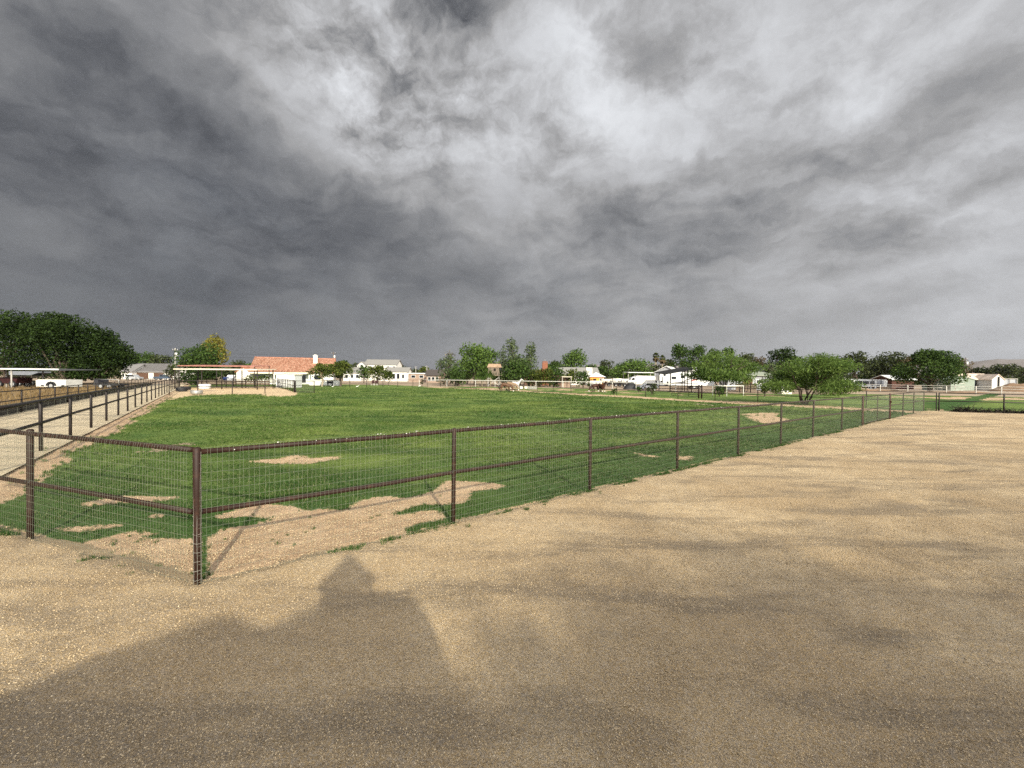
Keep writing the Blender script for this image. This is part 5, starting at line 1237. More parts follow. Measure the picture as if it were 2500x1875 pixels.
# tree house
th = thing('tree_house', 'weathered wooden tree house on braced stilts', 'tree house', place(1205, 97)); b0 = 2.5
MB().box((0, 1.2, b0), (4.0, 2.8, .16)).build('platform', M_WOOD, th)
for sx in (-1.3, 1.3):
    for sy in (.2, 2.2): MB().box((sx, sy, b0 / 2 - .1), (.18, .18, b0)).build('stilt', M_PALEPOLE, th)
MB().box((0, .1, 1.1), (.14, .14, 3.3), 0, 0, math.radians(52)).build('brace', M_PALEPOLE, th); MB().box((0, .05, 1.1), (.14, .14, 3.3), 0, 0, math.radians(-52)).build('brace', M_PALEPOLE, th)
for i in range(9):
    MB().box((-1.16 + i * .29, .4, b0 + 1.0), (.275, .05, 1.9)).build('plank', M_WOOD, th)
MB().box((0, 1.4, b0 + 1.0), (2.5, 1.9, 1.85)).build('cabin', M_WOOD, th)
window(th, .25, b0 + 1.35, .5, .6, .36, M_DARK, 'window', False)
MB().prism([(-1.6, b0 + 1.9), (1.9, b0 + 1.9), (1.6, b0 + 2.75), (-1.2, b0 + 2.75)], .2, 2.4).build('roof', mat('pale_wood_roof', (.32, .22, .15), .85, .15, 3), th)
for k in range(8): MB().box((-1.95 + k * .55, -.15, b0 + .5), (.07, .07, .9)).build('baluster', M_WOOD, th)

# utility poles with their wires
def upole(px, Y, top, label, m, can=True, arm=True):
    x = XAT(px, Y); h = ZAT(px, top, Y); p = thing('utility_pole', label, 'pole', (x, Y, 0)); MB().tube([(0, 0, -.2), (0, 0, h)], [.19, .12], 8).build('pole', m, p, True)
    if arm: MB().box((0, 0, h - .5), (1.5, .1, .12)).build('cross_arm', M_POLE, p)
    for s in (-.65, .65): MB().tube([(s, 0, h - .44), (s, 0, h - .2)], .05, 6).build('insulator', M_WHITEMETAL, p)
    if can:
        MB().tube([(.42, -.1, h - 2.3), (.42, -.1, h - 1.3)], .27, 10).build('transformer', M_WHITEMETAL, p, True)
    return np.array([x, Y, h])
pA = upole(428, 112, 850, 'pale utility pole with white transformer left of the shelter', M_PALEPOLE)
pB = upole(814, 150, 859, 'dark utility pole behind the tiled roof end', M_POLE)
pC = upole(2356, 130, 873, 'brown wooden utility pole with white transformer on the right', M_POLE)
pD = upole(1042, 210, 893, 'far pale pole beside the dark roofed house', M_PALEPOLE, False)
pE = upole(1015, 220, 894, 'far thin pole above the pink brick building', M_PALEPOLE, False)
def wire(a, b, label, z=0.0):
    pts = [a + (b - a) * t + np.array([0, 0, z - 1.2 * 4 * t * (1 - t)]) for t in np.linspace(0, 1, 13)]
    root = thing('power_line', label, 'wire', tuple(pts[0])); MB().tube(pts, .022, 4).build('cable', M_BLACK, root, world=True)
wire(pA, pB, 'upper power line between the pale pole and the pole by the tiled roof', -.2)
wire(pA, pB, 'lower power line between the pale pole and the pole by the tiled roof', -1.3)
wire(pB, pE, 'power line from the tiled roof pole towards the pink building', -.3)
wire(np.array([-95, 118, 8.6]), pA, 'power line reaching the pale pole from the left', -.2)

# ------------------------------------------------------------------ vehicles
WHEELS = {}
def wheel(parent, x, y, r, w=.22):
    key = (r, w)
    if key not in WHEELS:
        mb = MB(); mb.tube([(0, -w / 2, 0), (0, w / 2, 0)], r, 16); t = mb.mesh('tyre', M_BLACK)
        mb = MB(); mb.tube([(0, -w / 2 - .012, 0), (0, w / 2 + .012, 0)], r * .58, 12); WHEELS[key] = (t, mb.mesh('rim', M_SILVER))
    o = link('wheel', WHEELS[key][0], parent, (x, y, r)); link('rim', WHEELS[key][1], o)
def car(name, label, px, Y, ln, hgt, kind, paint, rz=0.0, cat='car', z0=0.0, face=1):
    """side-on vehicle, nose towards +x*face"""
    root = thing(name, label, cat, place(px, Y, z0), rz); L2 = ln / 2; w = 1.85; f = face
    def pf(p): return [(f * a, b) for a, b in p]
    if kind == 'suv':
        body = [(-L2, .35), (-L2, hgt * .58), (-L2 + .12, hgt * .6), (L2 * .42, hgt * .6), (L2 - .1, hgt * .52), (L2, .45), (L2, .35)]
        cab = [(-L2 + .15, hgt * .6), (-L2 + .35, hgt), (L2 * .18, hgt), (L2 * .48, hgt * .6)]; glass = [(-L2 + .38, hgt * .64), (-L2 + .5, hgt * .93), (L2 * .15, hgt * .93), (L2 * .38, hgt * .64)]
    elif kind == 'pickup':
        body = [(-L2, .45), (-L2, hgt * .62), (L2 * .45, hgt * .62), (L2 - .1, hgt * .56), (L2, .5), (L2, .45)]
        cab = [(-L2 * .22, hgt * .62), (-L2 * .16, hgt), (L2 * .22, hgt), (L2 * .5, hgt * .62)]; glass = [(-L2 * .12, hgt * .66), (-L2 * .1, hgt * .94), (L2 * .2, hgt * .94), (L2 * .38, hgt * .66)]
    MB().prism(pf(body), -w / 2, w / 2).build('body', paint, root); MB().prism(pf(cab), -w / 2 + .08, w / 2 - .08).build('cab', paint, root)
    MB().prism(pf(glass), -w / 2 + .06, w / 2 - .06).build('side_window', M_GLASS, root)
    for sx in (-.62, .62):
        for sy in (-w / 2 + .1, w / 2 - .1): wheel(root, f * sx * L2, sy, .37)
    MB().box((f * (L2 - .02), 0, .55), (.12, w * .96, .18)).build('bumper', M_SILVER, root)
    return root
car('parked_suv', 'silver car parked before the grey roofed house', 328, 132, 4.4, 1.65, 'suv', M_SILVER, cat='car')
car('parked_suv', 'dark blue pickup in front of the right garage door', 398, 132, 4.8, 1.75, 'pickup', mat('dark_blue_paint', (.05, .07, .1), .3), cat='car')
car('parked_pickup', 'white pickup facing us beyond the horse shelter', 567, 106, 4.6, 1.95, 'pickup', M_WHITEMETAL, rz=math.radians(-80), cat='truck')
bin_ = thing('recycling_bin', 'blue wheeled bin left of the white pickup', 'bin', place(551, 104)); MB().prism([(-.4, .1), (.4, .1), (.5, 1.3), (-.5, 1.3)], -.4, .4).build('body', M_BLUE, bin_); MB().box((0, 0, 1.36), (1.06, .9, .1)).build('lid', M_BLUE, bin_)
# white utility trailer on the dry field
ut = thing('utility_trailer', 'low white utility trailer with black wheel arch on dry weeds', 'trailer', place(146, 47, .42)); 
MB().prism([(-1.68, .22), (1.62, .22), (1.66, 1.02), (-1.5, 1.02), (-1.72, .9)], -.9, .9).build('body', mat('dusty_white', (.55, .54, .50), .6, .08, 2), ut)
MB().prism([(.0 + .62 * math.cos(a), .32 + .5 * math.sin(a)) for a in np.linspace(0, math.pi, 9)], -.93, -.88).build('wheel_arch', M_BLACK, ut); wheel(ut, 0, -.82, .34); wheel(ut, 0, .82, .34)
for k in (-.95, 1.35): MB().box((k, -.92, .36), (.32, .05, .12)).build('vent', M_BLACK, ut)
for k in (-.9, -.3, .3, .9): MB().box((k, -.92, .76), (.12, .04, .03)).build('latch', M_GALV, ut)
# dark flat trailer farther right
ft = thing('flatbed_trailer', 'dark flatbed trailer with pale pipe frame under the right hand tree', 'trailer', place(272, 49, .35)); MB().box((0, 0, .5), (2.9, 1.5, .18)).build('bed', M_BLACK, ft); MB().box((-1.2, 0, .85), (.5, 1.3, .6)).build('toolbox', mat('dark_grey_box', (.03, .03, .035), .6), ft)
for k in (-1, 1): wheel(ft, k * .5, -.7, .32); wheel(ft, k * .5, .7, .32)
mb = MB(); mb.tube([(-1.3, -.75, .5), (-1.3, -.75, 1.15), (1.6, -.75, 1.10), (1.6, -.75, .5)], .035, 6); mb.build('frame', M_GALV, ft, True)
# parked under the left shelter
rt = thing('farm_cart', 'dull red farm cart below the left shelter roof', 'cart', place(34, 50, .4)); MB().prism([(-1.3, .5), (1.2, .5), (1.4, 1.2), (-1.4, 1.2)], -.8, .8).build('box', M_RED, rt)
for k in (-.8, .8): wheel(rt, k, -.75, .4); wheel(rt, k, .75, .4)
bt = thing('boat_trailer', 'pale boat hull on a dark trailer behind the shelter posts', 'boat', place(74, 55, .4)); MB().prism([(-1.9, 1.45), (1.0, 1.45), (1.9, 1.75), (1.9, 1.95), (-1.9, 1.95)], -.8, .8).build('hull', mat('pale_hull', (.16, .17, .19), .4), bt); MB().box((0, 0, 1.3), (3.9, 1.4, .12)).build('frame', M_DARKPIPE, bt)
for k in (-1.7, -.2, 1.7): MB().box((k, -.6, .65), (.08, .08, 1.3)).build('leg', M_DARKPIPE, bt)
for k in (-.6, .6): wheel(bt, k, -.7, .36); wheel(bt, k, .7, .36)

# camper trailer with painted swooshes
cp = thing('camper_trailer', 'long white fifth wheel camper with red and grey swooshes', 'camper', place(1672, 90)); w = 11.9
MB().prism([(-w / 2 + 1.9, .75), (w / 2, .75), (w / 2 + .08, 3.3), (w / 2 - .1, 3.55), (-w / 2 + .35, 3.55), (-w / 2, 2.9), (-w / 2 - .05, 1.75), (-w / 2 + 1.7, 1.7)], -1.2, 1.2).build('body', M_WHITEMETAL, cp)
for cx, cz, ww, hh in ((-2.9, 2.35, 1.0, .6), (2.6, 2.25, .9, .55), (4.9, 2.2, 1.4, .55), (-4.9, 2.9, .5, .35)): window(cp, cx, cz, ww, hh, -1.2)
so = MB().prism([(-5.3, .95), (-3.9, .95), (-3.9, 2.6), (-5.3, 2.6)], -1.55, -1.2).build('slide_out', M_WHITEMETAL, cp); MB().box((-4.35, -1.57, 1.35), (.42, .04, .5)).build('hatch', M_BLACK, so)
def swoosh(x0, z0, x1, z1, t, m, bend):
    n = 10; up = []; dn = []
    for i in range(n + 1):
        u = i / n; x = x0 + (x1 - x0) * u; z = z0 + (z1 - z0) * u + bend * math.sin(u * math.pi); q = t * math.sin(u * math.pi) ** .8 + .01
        up.append((x, z + q)); dn.append((x, z - q))
    MB().prism(up + dn[::-1], -1.222, -1.203).build('swoosh', m, cp)
MGR = mat('dark_grey_stripe', (.05, .05, .055), .5); MRD = mat('red_stripe', (.32, .03, .03), .5); MOR = mat('orange_stripe', (.6, .27, .06), .5); MLG = mat('light_grey_stripe', (.3, .3, .31), .5)
swoosh(-3.6, 1.25, .6, 1.65, .13, MGR, -.1); swoosh(-1.2, 1.5, 2.2, 2.4, .12, MGR, .2); swoosh(.4, 1.6, 3.0, 2.15, .13, MRD, .12); swoosh(2.4, 1.75, 4.4, 2.4, .10, MOR, .1); swoosh(-2.6, 1.1, 1.2, 1.2, .10, MLG, .05); swoosh(.8, 2.0, 2.4, 2.75, .08, MRD, .1); swoosh(3.2, 1.2, 5.5, 2.0, .12, MLG, .1)
for k in (1.6, 2.6): wheel(cp, k, -1.05, .4); wheel(cp, k, 1.05, .4)
MB().box((-1.0, 0, .62), (9.0, 1.8, .2)).build('chassis', M_BLACK, cp)
# white box truck
bx = thing('tank_truck', 'white truck with long rounded body left of the camper', 'truck', place(1569, 96)); 
MB().prism([(-1.9, .8), (2.6, .8), (2.6, 2.45), (2.3, 2.75), (-1.6, 2.8), (-1.9, 2.6)], -1.1, 1.1).build('body', M_WHITE, bx)
MB().prism([(-3.6, .7), (-1.95, .7), (-1.95, 2.5), (-2.7, 2.5), (-3.1, 1.75), (-3.6, 1.6)], -1.0, 1.0).build('cab', M_WHITEMETAL, bx); MB().prism([(-2.95, 1.75), (-2.15, 1.75), (-2.15, 2.3), (-2.62, 2.3)], -1.02, 1.02).build('side_window', M_GLASS, bx)
for k in (-2.8, .6, 1.6): wheel(bx, k, -.95, .45); wheel(bx, k, .95, .45)
MB().box((3.0, 0, 1.6), (.5, .8, .9)).build('hose_box', M_DARK, bx)
def tanker(px, Y, ln, r, zc, label, m=None):
    t = thing('tank_trailer', label, 'trailer', place(px, Y)); m = m or M_WHITE
    mb = MB(); mb.tube([(-ln / 2, 0, zc), (-ln / 2 + .15, 0, zc), (ln / 2 - .15, 0, zc), (ln / 2, 0, zc)], [r * .6, r, r, r * .6], 14); mb.build('tank', m, t, True)
    for k in (-.3, .05, .35): MB().box((ln * k, -r * .9, zc + .1), (.35, .25, .4)).build('valve_box', M_GALV, t)
    MB().box((0, 0, zc - r - .08), (ln * 1.05, r * 1.3, .16)).build('frame', M_BLACK, t)
    for k in (-.2, .2): wheel(t, ln * k, -r * .8, .34); wheel(t, ln * k, r * .8, .34)
tanker(1481, 108, 2.9, .55, 1.35, 'small cream tank trailer right of the orange hut', M_CREAM); tanker(1508, 106, 2.6, .62, 1.45, 'white tank trailer, leftmost of the pair beside the truck'); tanker(1530, 104, 2.8, .6, 1.4, 'white tank trailer directly beside the truck cab')
tanker(1454, 92, 2.7, .5, 1.05, 'white propane tank behind the chestnut horses')
dk = thing('tarp_pile', 'dark tarp covered pile in front of the white truck', 'pile', place(1541, 84)); r = np.random.default_rng(5)
V = []; n1, n2 = 14, 9
for i in range(n1 + 1):
    for j in range(n2 + 1):
        u, v = i / n1 * 2 - 1, j / n2 * 2 - 1; V.append((u * 1.5, v * 1.0, max(0, (1 - abs(u) ** 2.4) * (1 - abs(v) ** 2.4)) * 1.35 * (.8 + .35 * r.uniform())))
link('tarp', np_mesh('tarp', V, [(i * (n2 + 1) + j, (i + 1) * (n2 + 1) + j, (i + 1) * (n2 + 1) + j + 1, i * (n2 + 1) + j + 1) for i in range(n1) for j in range(n2)], M_BLACK, True), dk)
car('parked_car', 'white car beside the weed bush in front of the truck', 1582, 82, 3.9, 1.35, 'suv', M_WHITEMETAL, face=-1)
# white horse trailer on the right
ht = thing('horse_trailer', 'white trailer with black window openings behind the white fence', 'trailer', place(2112, 104)); MB().prism([(-4.9, .7), (4.6, .7), (4.7, 2.2), (4.4, 2.45), (-3.6, 2.55), (-4.6, 2.2), (-4.95, 1.4)], -1.1, 1.1).build('body', M_WHITEMETAL, ht)
for cx, ww in ((-2.6, 1.8), (-.7, 1.5), (.9, 1.2)): MB().box((cx, -1.12, 1.6), (ww, .05, .95)).build('window', M_GLASS, ht)
MB().box((2.9, -1.13, 1.5), (1.6, .06, 1.3)).build('door', M_GREYWALL, ht)
for k in (.6, 1.7): wheel(ht, k, -1.0, .38); wheel(ht, k, 1.0, .38)
sq = thing('steel_frame', 'dark square steel frame standing right of the white trailer', 'frame', place(2140, 96)); mb = MB(); mb.tube([(-1.0, 0, -.1), (-1.0, 0, 2.7)], .07, 6); mb.tube([(1.1, 0, -.1), (1.1, 0, 2.7)], .07, 6); mb.build('upright', M_DARKPIPE, sq, True)
for z in (1.0, 1.6, 2.2): MB().tube([(-1.0, 0, z), (1.1, 0, z)], .05, 6).build('bar', M_DARKPIPE, sq, True)

# ------------------------------------------------------------------ small things
def tub(name, label, px, py, r, h, m, cat, band=None, z0=0.0, Y=None):
    p = G(px, py) if Y is None else np.array(place(px, Y)); t = thing(name, label, cat, (p[0], p[1] + r, z0)); n = 20; prof = [(r * .92, 0), (r, h * .5), (r, h), (r * .93, h), (r * .9, .08)]
    V = []; F = []
    for a, z in prof:
        for k in range(n): V.append((a * math.cos(6.2832 * k / n), a * math.sin(6.2832 * k / n), z))
    for i in range(len(prof) - 1):
        for k in range(n): F.append((i * n + k, i * n + (k + 1) % n, (i + 1) * n + (k + 1) % n, (i + 1) * n + k))
    link('wall', np_mesh('wall', V, F, m, True), t)
    MB().tube([(0, 0, .06), (0, 0, .08)], r * .9, n).build('base', m, t)
    for z in (band or ()): 
        V = []
        for rr, zz in ((r + .012, z - .03), (r + .025, z), (r + .012, z + .03)):
            for k in range(n): V.append((rr * math.cos(6.2832 * k / n), rr * math.sin(6.2832 * k / n), zz))
        F = [(i * n + k, i * n + (k + 1) % n, (i + 1) * n + (k + 1) % n, (i + 1) * n + k) for i in range(2) for k in range(n)]
        link('rib', np_mesh('rib', V, F, m, True), t)
tub('feed_tub', 'wide black rubber feed tub nearest the driveway fence', 434, 955.5, .62, .48, M_BLACK, 'tub', (.4,)); tub('feed_tub', 'second black rubber tub just behind the first', 446, 952, .58, .45, M_BLACK, 'tub', (.38,))
tub('water_tank', 'round white ribbed water tank in the pen', 490.5, 949, .78, .66, M_WHITEMETAL, 'tank', (.2, .45)); tub('feed_ring', 'low galvanised ring at the pen front fence', 470.5, 961.5, .58, .36, M_GALV, 'ring', (.1, .26))
for px, py, lb in ((1273, 949, 'white plastic tub behind the grey horse'), (1284, 949, 'cream tub right of the white one')): 
    p = G(px, py); t = thing('plastic_tub', lb, 'tub', (p[0], p[1], 0)); MB().prism([(-.22, 0), (.22, 0), (.3, .42), (-.3, .42)], -.22, .22).build('body', M_WHITE if px < 1280 else M_CREAM, t); MB().box((0, 0, .43), (.66, .5, .04)).build('rim', M_WHITE, t)
t = thing('water_trough', 'long galvanised trough lying right of the tubs', 'trough', place(1300, 76)); MB().prismx([(-.3, 0), (.3, 0), (.36, .5), (-.36, .5)], -.9, .9).build('body', M_GALV, t); MB().box((0, 0, .51), (1.9, .8, .04)).build('rim', M_GALV, t)
# red lawn chairs
for px, lb in ((910, 'red lawn chair in front of the citrus trees'), (918, 'second red lawn chair, on the right')):
    t = thing('lawn_chair', lb, 'chair', place(px, 93)); MB().box((0, 0, .42), (.6, .55, .06)).build('seat', M_RED, t); MB().box((0, .28, .78), (.6, .06, .72), 0, -.2).build('backrest', M_RED, t)
    for sx in (-.26, .26):
        for sy in (-.24, .24): MB().tube([(sx, sy, -.02), (sx, sy, .4)], .03, 6).build('leg', M_WHITE, t)
        MB().box((sx, 0, .64), (.07, .55, .04)).build('armrest', M_RED, t)
# dirt mounds on the right
for k, (px, Y, w_, d_, h_, lb) in enumerate(((2490, 96, 6.0, 4.0, 2.2, 'tall brown dirt mound at the right edge'), (2110, 93, 3.0, 1.5, .8, 'small pale dirt heap behind the white fence'), (2158, 96, 3.6, 1.6, .8, 'long low dirt heap right of the small one'), (2360, 86, 4.5, 2.0, .55, 'flat brown dirt heap in front of the sheds'))):
    t = thing('dirt_mound', lb, 'mound', place(px, Y)); V = []; n = 24
    r = np.random.default_rng(k)
    for i in range(n + 1):
        for j in range(n + 1):
            u, v = i / n * 2 - 1, j / n * 2 - 1; q = max(0, 1 - math.hypot(u, v)); V.append((u * w_, v * d_, -.12 + h_ * (q ** .8) * (.7 + .6 * float(vnoise(np.array([u * 3 + k * 7.]), np.array([v * 3.]), 6)[0])) + r.uniform(-.02, .02)))
    link('soil', np_mesh('soil', V, [(i * (n + 1) + j, (i + 1) * (n + 1) + j, (i + 1) * (n + 1) + j + 1, i * (n + 1) + j + 1) for i in range(n) for j in range(n)], mat('mound_soil', (.18, .115, .07), .95, .2, 1.5, bump=.5), True), t)
# white egrets and litter in the grass
def egret(px, py, label, s=1.0):
    p = G(px, py); t = thing('egret', label, 'bird', (p[0], p[1], -.02)); 
    bm = bmesh.new(); lay = bm.verts.layers.skin.verify()
    pts = [((-.22, 0, .26), .03), ((-.08, 0, .3), .08), ((.1, 0, .32), .085), ((.2, 0, .38), .04), ((.24, 0, .5), .022), ((.3, 0, .55), .03), ((.4, 0, .53), .008)]
    vs = []
    for i, (c, r) in enumerate(pts):
        v = bm.verts.new(Vector(c) * s); v[lay].radius = (r * s, r * s); v[lay].use_root = (i == 1); vs.append(v)
        if i: bm.edges.new((vs[-2], v))
    me = bpy.data.meshes.new('body'); bm.to_mesh(me); bm.free(); me.materials.append(M_WHITE); o = link('body', me, t); o.modifiers.new('skin', 'SKIN'); o.modifiers.new('sub', 'SUBSURF').levels = 1
    for sy in (-.04, .04): MB().tube([(0.02, sy, 0), (.0, sy, .26 * s)], .012 * s, 5).build('leg', M_DARK, t)
egret(872, 947.5, 'white egret on the lawn below the white house'); egret(1024, 946, 'white egret at the far pasture fence'); egret(812, 947, 'white egret near the citrus trunks', .8)

# ------------------------------------------------------------------ horses
def skin_body(name, chains, m, parent, sub=2):
    bm = bmesh.new(); lay = bm.verts.layers.skin.verify(); vs = {}
    for ch in chains:
        prev = None
        for key, c, r in ch:
            if key in vs: v = vs[key]
            else:
                v = bm.verts.new(c); v[lay].radius = (r, r) if not isinstance(r, tuple) else r; v[lay].use_root = (len(vs) == 0); vs[key] = v
            if prev is not None and bm.edges.get((prev, v)) is None: bm.edges.new((prev, v))
            prev = v
    me = bpy.data.meshes.new(name); bm.to_mesh(me); bm.free(); me.materials.append(m)
    o = link(name, me, parent); md = o.modifiers.new('skin', 'SKIN'); md.use_smooth_shade = True
    s = o.modifiers.new('sub', 'SUBSURF'); s.levels = sub; s.render_levels = sub
    return o
def horse(label, px, py, rz, coat, pose, mane, legm=None, s=1.0, blaze=None):
    p = G(px, py); t = thing('horse', label, 'horse', (p[0], p[1], -.05), rz); 
    W = .31
    spine = [('rump', (-.72, 0, 1.18), .22), ('croup', (-.5, 0, 1.22), .29), ('loin', (-.1, 0, 1.17), .29), ('rib', (.25, 0, 1.13), .31), ('chest', (.55, 0, 1.16), .27), ]
    if pose == 'graze': neck = [('chest', 0, 0), ('n1', (.82, .0, 1.06), .18), ('n2', (1.08, .04, .72), .13), ('poll', (1.25, .06, .45), .11), ('face', (1.29, .07, .25), .085), ('muzzle', (1.30, .07, .06), .06)]
    else: neck = [('chest', 0, 0), ('n1', (.75, 0, 1.38), .19), ('n2', (.95, 0, 1.66), .14), ('poll', (1.08, 0, 1.88), .11), ('face', (1.28, 0, 1.78), .095), ('muzzle', (1.52, 0, 1.60), .06)]
    chains = [[(k, Vector(c) * s, r * s) for k, c, r in spine], [(k, Vector(c) * s if c != 0 else 0, r * s) for k, c, r in neck]]
    for i, sy in enumerate((-1, 1)):
        f = .12 * sy
        chains.append([('chest', 0, 0)] + [(f'f{i}{j}', Vector(c) * s, r * s) for j, (c, r) in enumerate((((.52, .17 * sy, .86), .13), ((.55 + f, .16 * sy, .48), .062), ((.54 + f, .16 * sy, .22), .042), ((.57 + f, .16 * sy, .03), .06)))])
        chains.append([('rump', 0, 0)] + [(f'h{i}{j}', Vector(c) * s, r * s) for j, (c, r) in enumerate((((-.58, .17 * sy, .85), .16), ((-.78 - f, .17 * sy, .52), .075), ((-.73 - f, .17 * sy, .24), .045), ((-.69 - f, .17 * sy, .03), .062)))])
    body = skin_body('body', chains, coat, t)
    # ears, mane, tail
    pl = Vector(neck[3][1]) * s
    for sy in (-1, 1): MB().tube([pl + Vector((-.02, .06 * sy, .06)) * s, pl + Vector((-.01, .09 * sy, .22)) * s], [.035 * s, .006], 5).build('ear', coat, t)
    mb = MB()
    for a, b in ((neck[1], neck[2]), (neck[2], neck[3])):
        A, B = Vector(a[1]) * s, Vector(b[1]) * s; up = Vector((-.16, 0, .10)) * s if pose == 'graze' else Vector((-.17, 0, .07)) * s
        if pose == 'graze': up = Vector((.10, 0, .13)) * s
        mb.add([A + Vector((0, -.03, 0)), A + up + Vector((0, -.02, 0)), B + up * .8 + Vector((0, -.02, 0)), B + Vector((0, -.03, 0)), A + Vector((0, .03, 0)), A + up + Vector((0, .02, 0)), B + up * .8 + Vector((0, .02, 0)), B + Vector((0, .03, 0))],
               [(0, 1, 2, 3), (7, 6, 5, 4), (1, 5, 6, 2), (0, 4, 5, 1), (3, 2, 6, 7)])
    mb.build('mane', mane, t)
    MB().tube([Vector(q) * s for q in ((-.86, 0, 1.28), (-1.02, 0, 1.05), (-1.05, 0, .7), (-1.0, 0, .38))], [.05 * s, .08 * s, .1 * s, .03 * s], 8).build('tail', mane, t, True)
    if legm:
        for i, sy in enumerate((-1, 1)):
            f = .12 * sy
            for x in (.555 + f, -.71 - f): MB().tube([(x * s, .165 * sy * s, .02), (x * s, .165 * sy * s, .34 * s)], [.068 * s, .060 * s], 8).build('stocking', legm, t, True)
    if blaze: MB().tube([Vector(neck[4][1]) * s, Vector(neck[5][1]) * s + Vector((.03, 0, -.02))], [.10 * s, .075 * s], 8).build('blaze', blaze, t, True)
    for i, sy in enumerate((-1, 1)):
        f = .12 * sy
        for x in (.575 + f, -.685 - f): MB().tube([(x * s, .165 * sy * s, 0), (x * s, .165 * sy * s, .085 * s)], [.085 * s, .07 * s], 8).build('hoof', M_DARK, t, True)
    return t
H_BAY = mat('bay_coat', (.085, .040, .020), .6, .2, 3); H_BUCK = mat('buckskin_coat', (.215, .145, .09), .6, .25, 3); H_GREY = mat('grey_coat', (.46, .45, .43), .6, .15, 3); H_CHEST = mat('chestnut_coat', (.055, .022, .014), .55, .2, 3)
H_BLK = mat('black_hair', (.012, .010, .009), .7, .2, 4); H_WHT = mat('white_hair', (.62, .58, .52), .7, .1, 4)
horse('brown grazing horse with black legs, leftmost of the three', 1234, 956, .15, H_BAY, 'graze', H_BLK, H_BLK, .95, H_WHT)
horse('tan grazing horse with dark tail, middle of the three', 1247, 953.2, -.25, H_BUCK, 'graze', H_BLK, H_BLK, 1.0, H_WHT)
horse('pale grey horse with raised head behind the tan one', 1258, 950.2, .1, H_GREY, 'stand', H_BLK, None, 1.0)
horse('chestnut horse grazing with white face turned left', 1457, 956.5, math.pi - .2, H_CHEST, 'graze', H_CHEST, H_BLK, .95, H_WHT)
horse('chestnut horse standing with raised head on the right', 1468, 957, math.radians(-60), H_CHEST, 'stand', H_BLK, H_WHT, .9)

# ------------------------------------------------------------------ behind the camera: what throws the foreground shadows
def on_ray(px, py, s):                      # point s metres back towards the sun from a ground spot
    return G(px, py) + SUND * s
def photographer():
    t = thing('person', 'person in plain clothes standing on the added truck bed, holding up a phone', 'person', (0.02, -.36, .95)); cl = mat('plain_shirt', (.2, .22, .26), .9); 
    k = .88; yb = 0
    ch = [[('pelvis', (0, 0, .92), .15), ('waist', (0, 0, 1.08), .14), ('chest', (0, 0, 1.30), .17), ('neck', (0, .02, 1.47), .06), ('head', (0, .03, 1.60), .10), ('crown', (0, .02, 1.70), .085)]]
    for i, sx in enumerate((-1, 1)):
        ch.append([('pelvis', 0, 0), (f'hip{i}', (.10 * sx, 0, .85), .095), (f'knee{i}', (.13 * sx, .02, .48), .062), (f'ank{i}', (.14 * sx, -.02, .09), .042), (f'toe{i}', (.15 * sx, .13, .03), .036)])
        ch.append([('chest', 0, 0), (f'sh{i}', (.20 * sx, 0, 1.40), .062), (f'el{i}', (.33 * sx, .14, 1.28), .046), (f'wr{i}', (.12 * sx, .27, 1.50), .032), (f'ha{i}', (.07 * sx, .29, 1.54), .036)])
    ch2 = [[(a, Vector(c) * k if c != 0 else 0, r * k) for a, c, r in q] for q in ch]
    skin_body('body', ch2, cl, t)
    hat = MB(); hat.tube([(0, .03, 1.36), (0, .03, 1.40)], [.30, .28], 16); hat.tube([(0, .03, 1.40), (0, .03, 1.54), (0, .03, 1.68)], [.24, .16, .05], 14); hat.build('hat', mat('straw_hat', (.4, .3, .16), .9), t)
photographer()
tk = thing('shadow_truck', 'added flatbed truck, out of view, throwing the foreground shadow', 'truck', (0, -1.7, 0))  # unseen truck, added to carry the shadow-throwing shape
def in_plane(px, py, y):                    # where the sun ray to a shadow spot crosses the vertical plane at y
    g = G(px, py); t = (y - g[1]) / SUND[1]; return g + SUND * t
out_ = [(1100, 1650), (1085, 1600), (1060, 1540), (1030, 1480), (1008, 1452), (950, 1446), (930, 1448), (800, 1470), (720, 1496), (665, 1524), (625, 1522), (585, 1506), (530, 1508), (470, 1524), (380, 1552), (250, 1592), (120, 1650), (0, 1695), (-140, 1760)]
prof = [in_plane(px, py, -1.7) for px, py in out_]
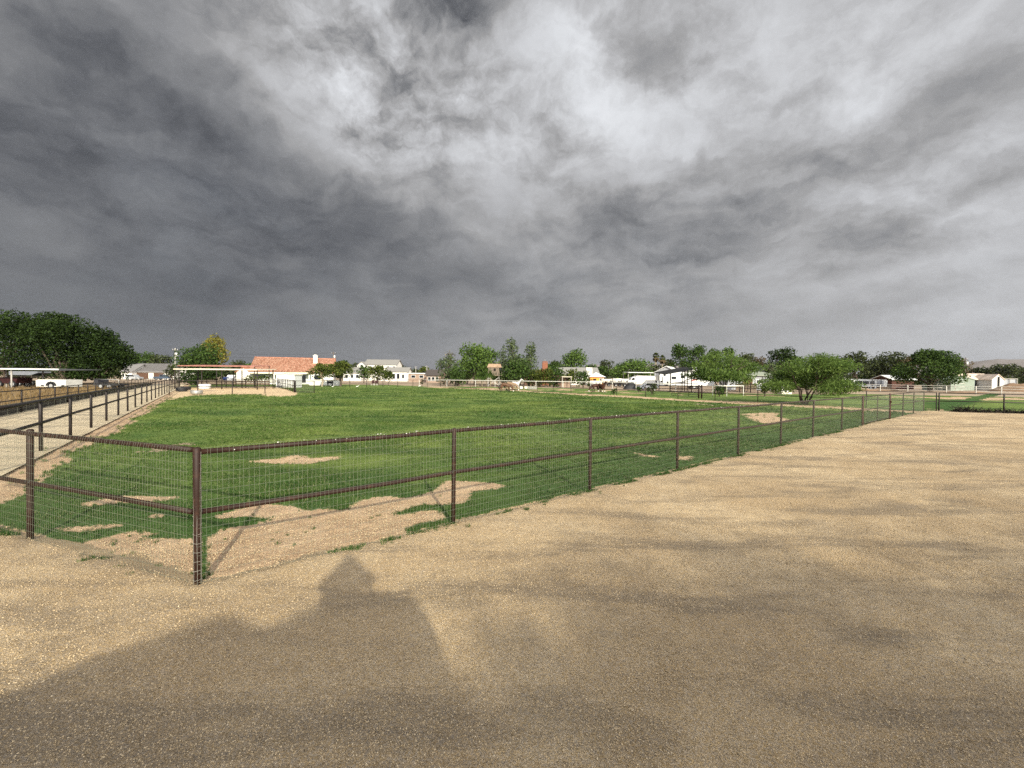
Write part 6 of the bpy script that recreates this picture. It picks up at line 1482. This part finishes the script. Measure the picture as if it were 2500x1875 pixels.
poly = [(prof[0][0], .8)] + [(p[0], p[2]) for p in prof] + [(prof[-1][0], .8)]
print('load profile', [(round(a, 2), round(b, 2)) for a, b in poly])
MB().prism(poly, -.5, 0).build('shadow_mass', mat('shadow_mass_canvas', (.30, .27, .2), .95, .2, 4, bump=.5), tk)  # added block, cut to the outline of the foreground shadow
x0, x1 = min(p[0] for p in poly), max(p[0] for p in poly); cx = (x0 + x1) / 2
MB().box((cx, 0, .7), (x1 - x0 + .4, 2.0, .16)).build('bed', M_WOOD, tk)
for x in (x0 + .7, x1 - .7): wheel(tk, x, -.85, .42); wheel(tk, x, .85, .42)
# trees of the yard behind the camera, to the right
def back_tree(px, py, s, w, seed, label, zb=.12):
    c = on_ray(px, py, s); h = c[2] + .2
    tree('yard_tree', label, c[0], c[1], h, w, h * zb, LEAF_MID, seed, 'broad', d=48, dens=1.7)
for k, (px, py, sd, w_) in enumerate(((1230, 1790, 6.0, 3.0), (1300, 1720, 7.0, 3.6), (1380, 1640, 9.0, 4.4), (1520, 1570, 11.5, 5.0), (1720, 1480, 14, 6.4), (1930, 1370, 17, 7.0), (2160, 1300, 20, 8.5), (2450, 1230, 23, 10.0), (2820, 1160, 27, 12.0))):
    back_tree(px, py + 15, sd * 1.6, w_ * 1.25, 200 + k, f'yard tree behind the viewpoint, number {"one two three four five six seven eight nine".split()[k]} counted from the truck', .03)

# ------------------------------------------------------------------ thin dusty air
hz = MB(); hz.box((0, 1290, 124), (7600, 4600, 252)); m = bpy.data.materials.new('haze'); m.use_nodes = True; nt = m.node_tree; nt.nodes.clear()
out = N(nt, 'ShaderNodeOutputMaterial'); pv = N(nt, 'ShaderNodeVolumePrincipled'); pv.inputs['Color'].default_value = (.74, .80, .92, 1); pv.inputs['Density'].default_value = .000028; pv.inputs['Anisotropy'].default_value = .2
L(nt, pv.outputs[0], out.inputs['Volume'])
if HAZE:
    o = hz.build('haze', m); lab(o, 'thin dusty air over the whole plain', 'haze', kind='stuff')
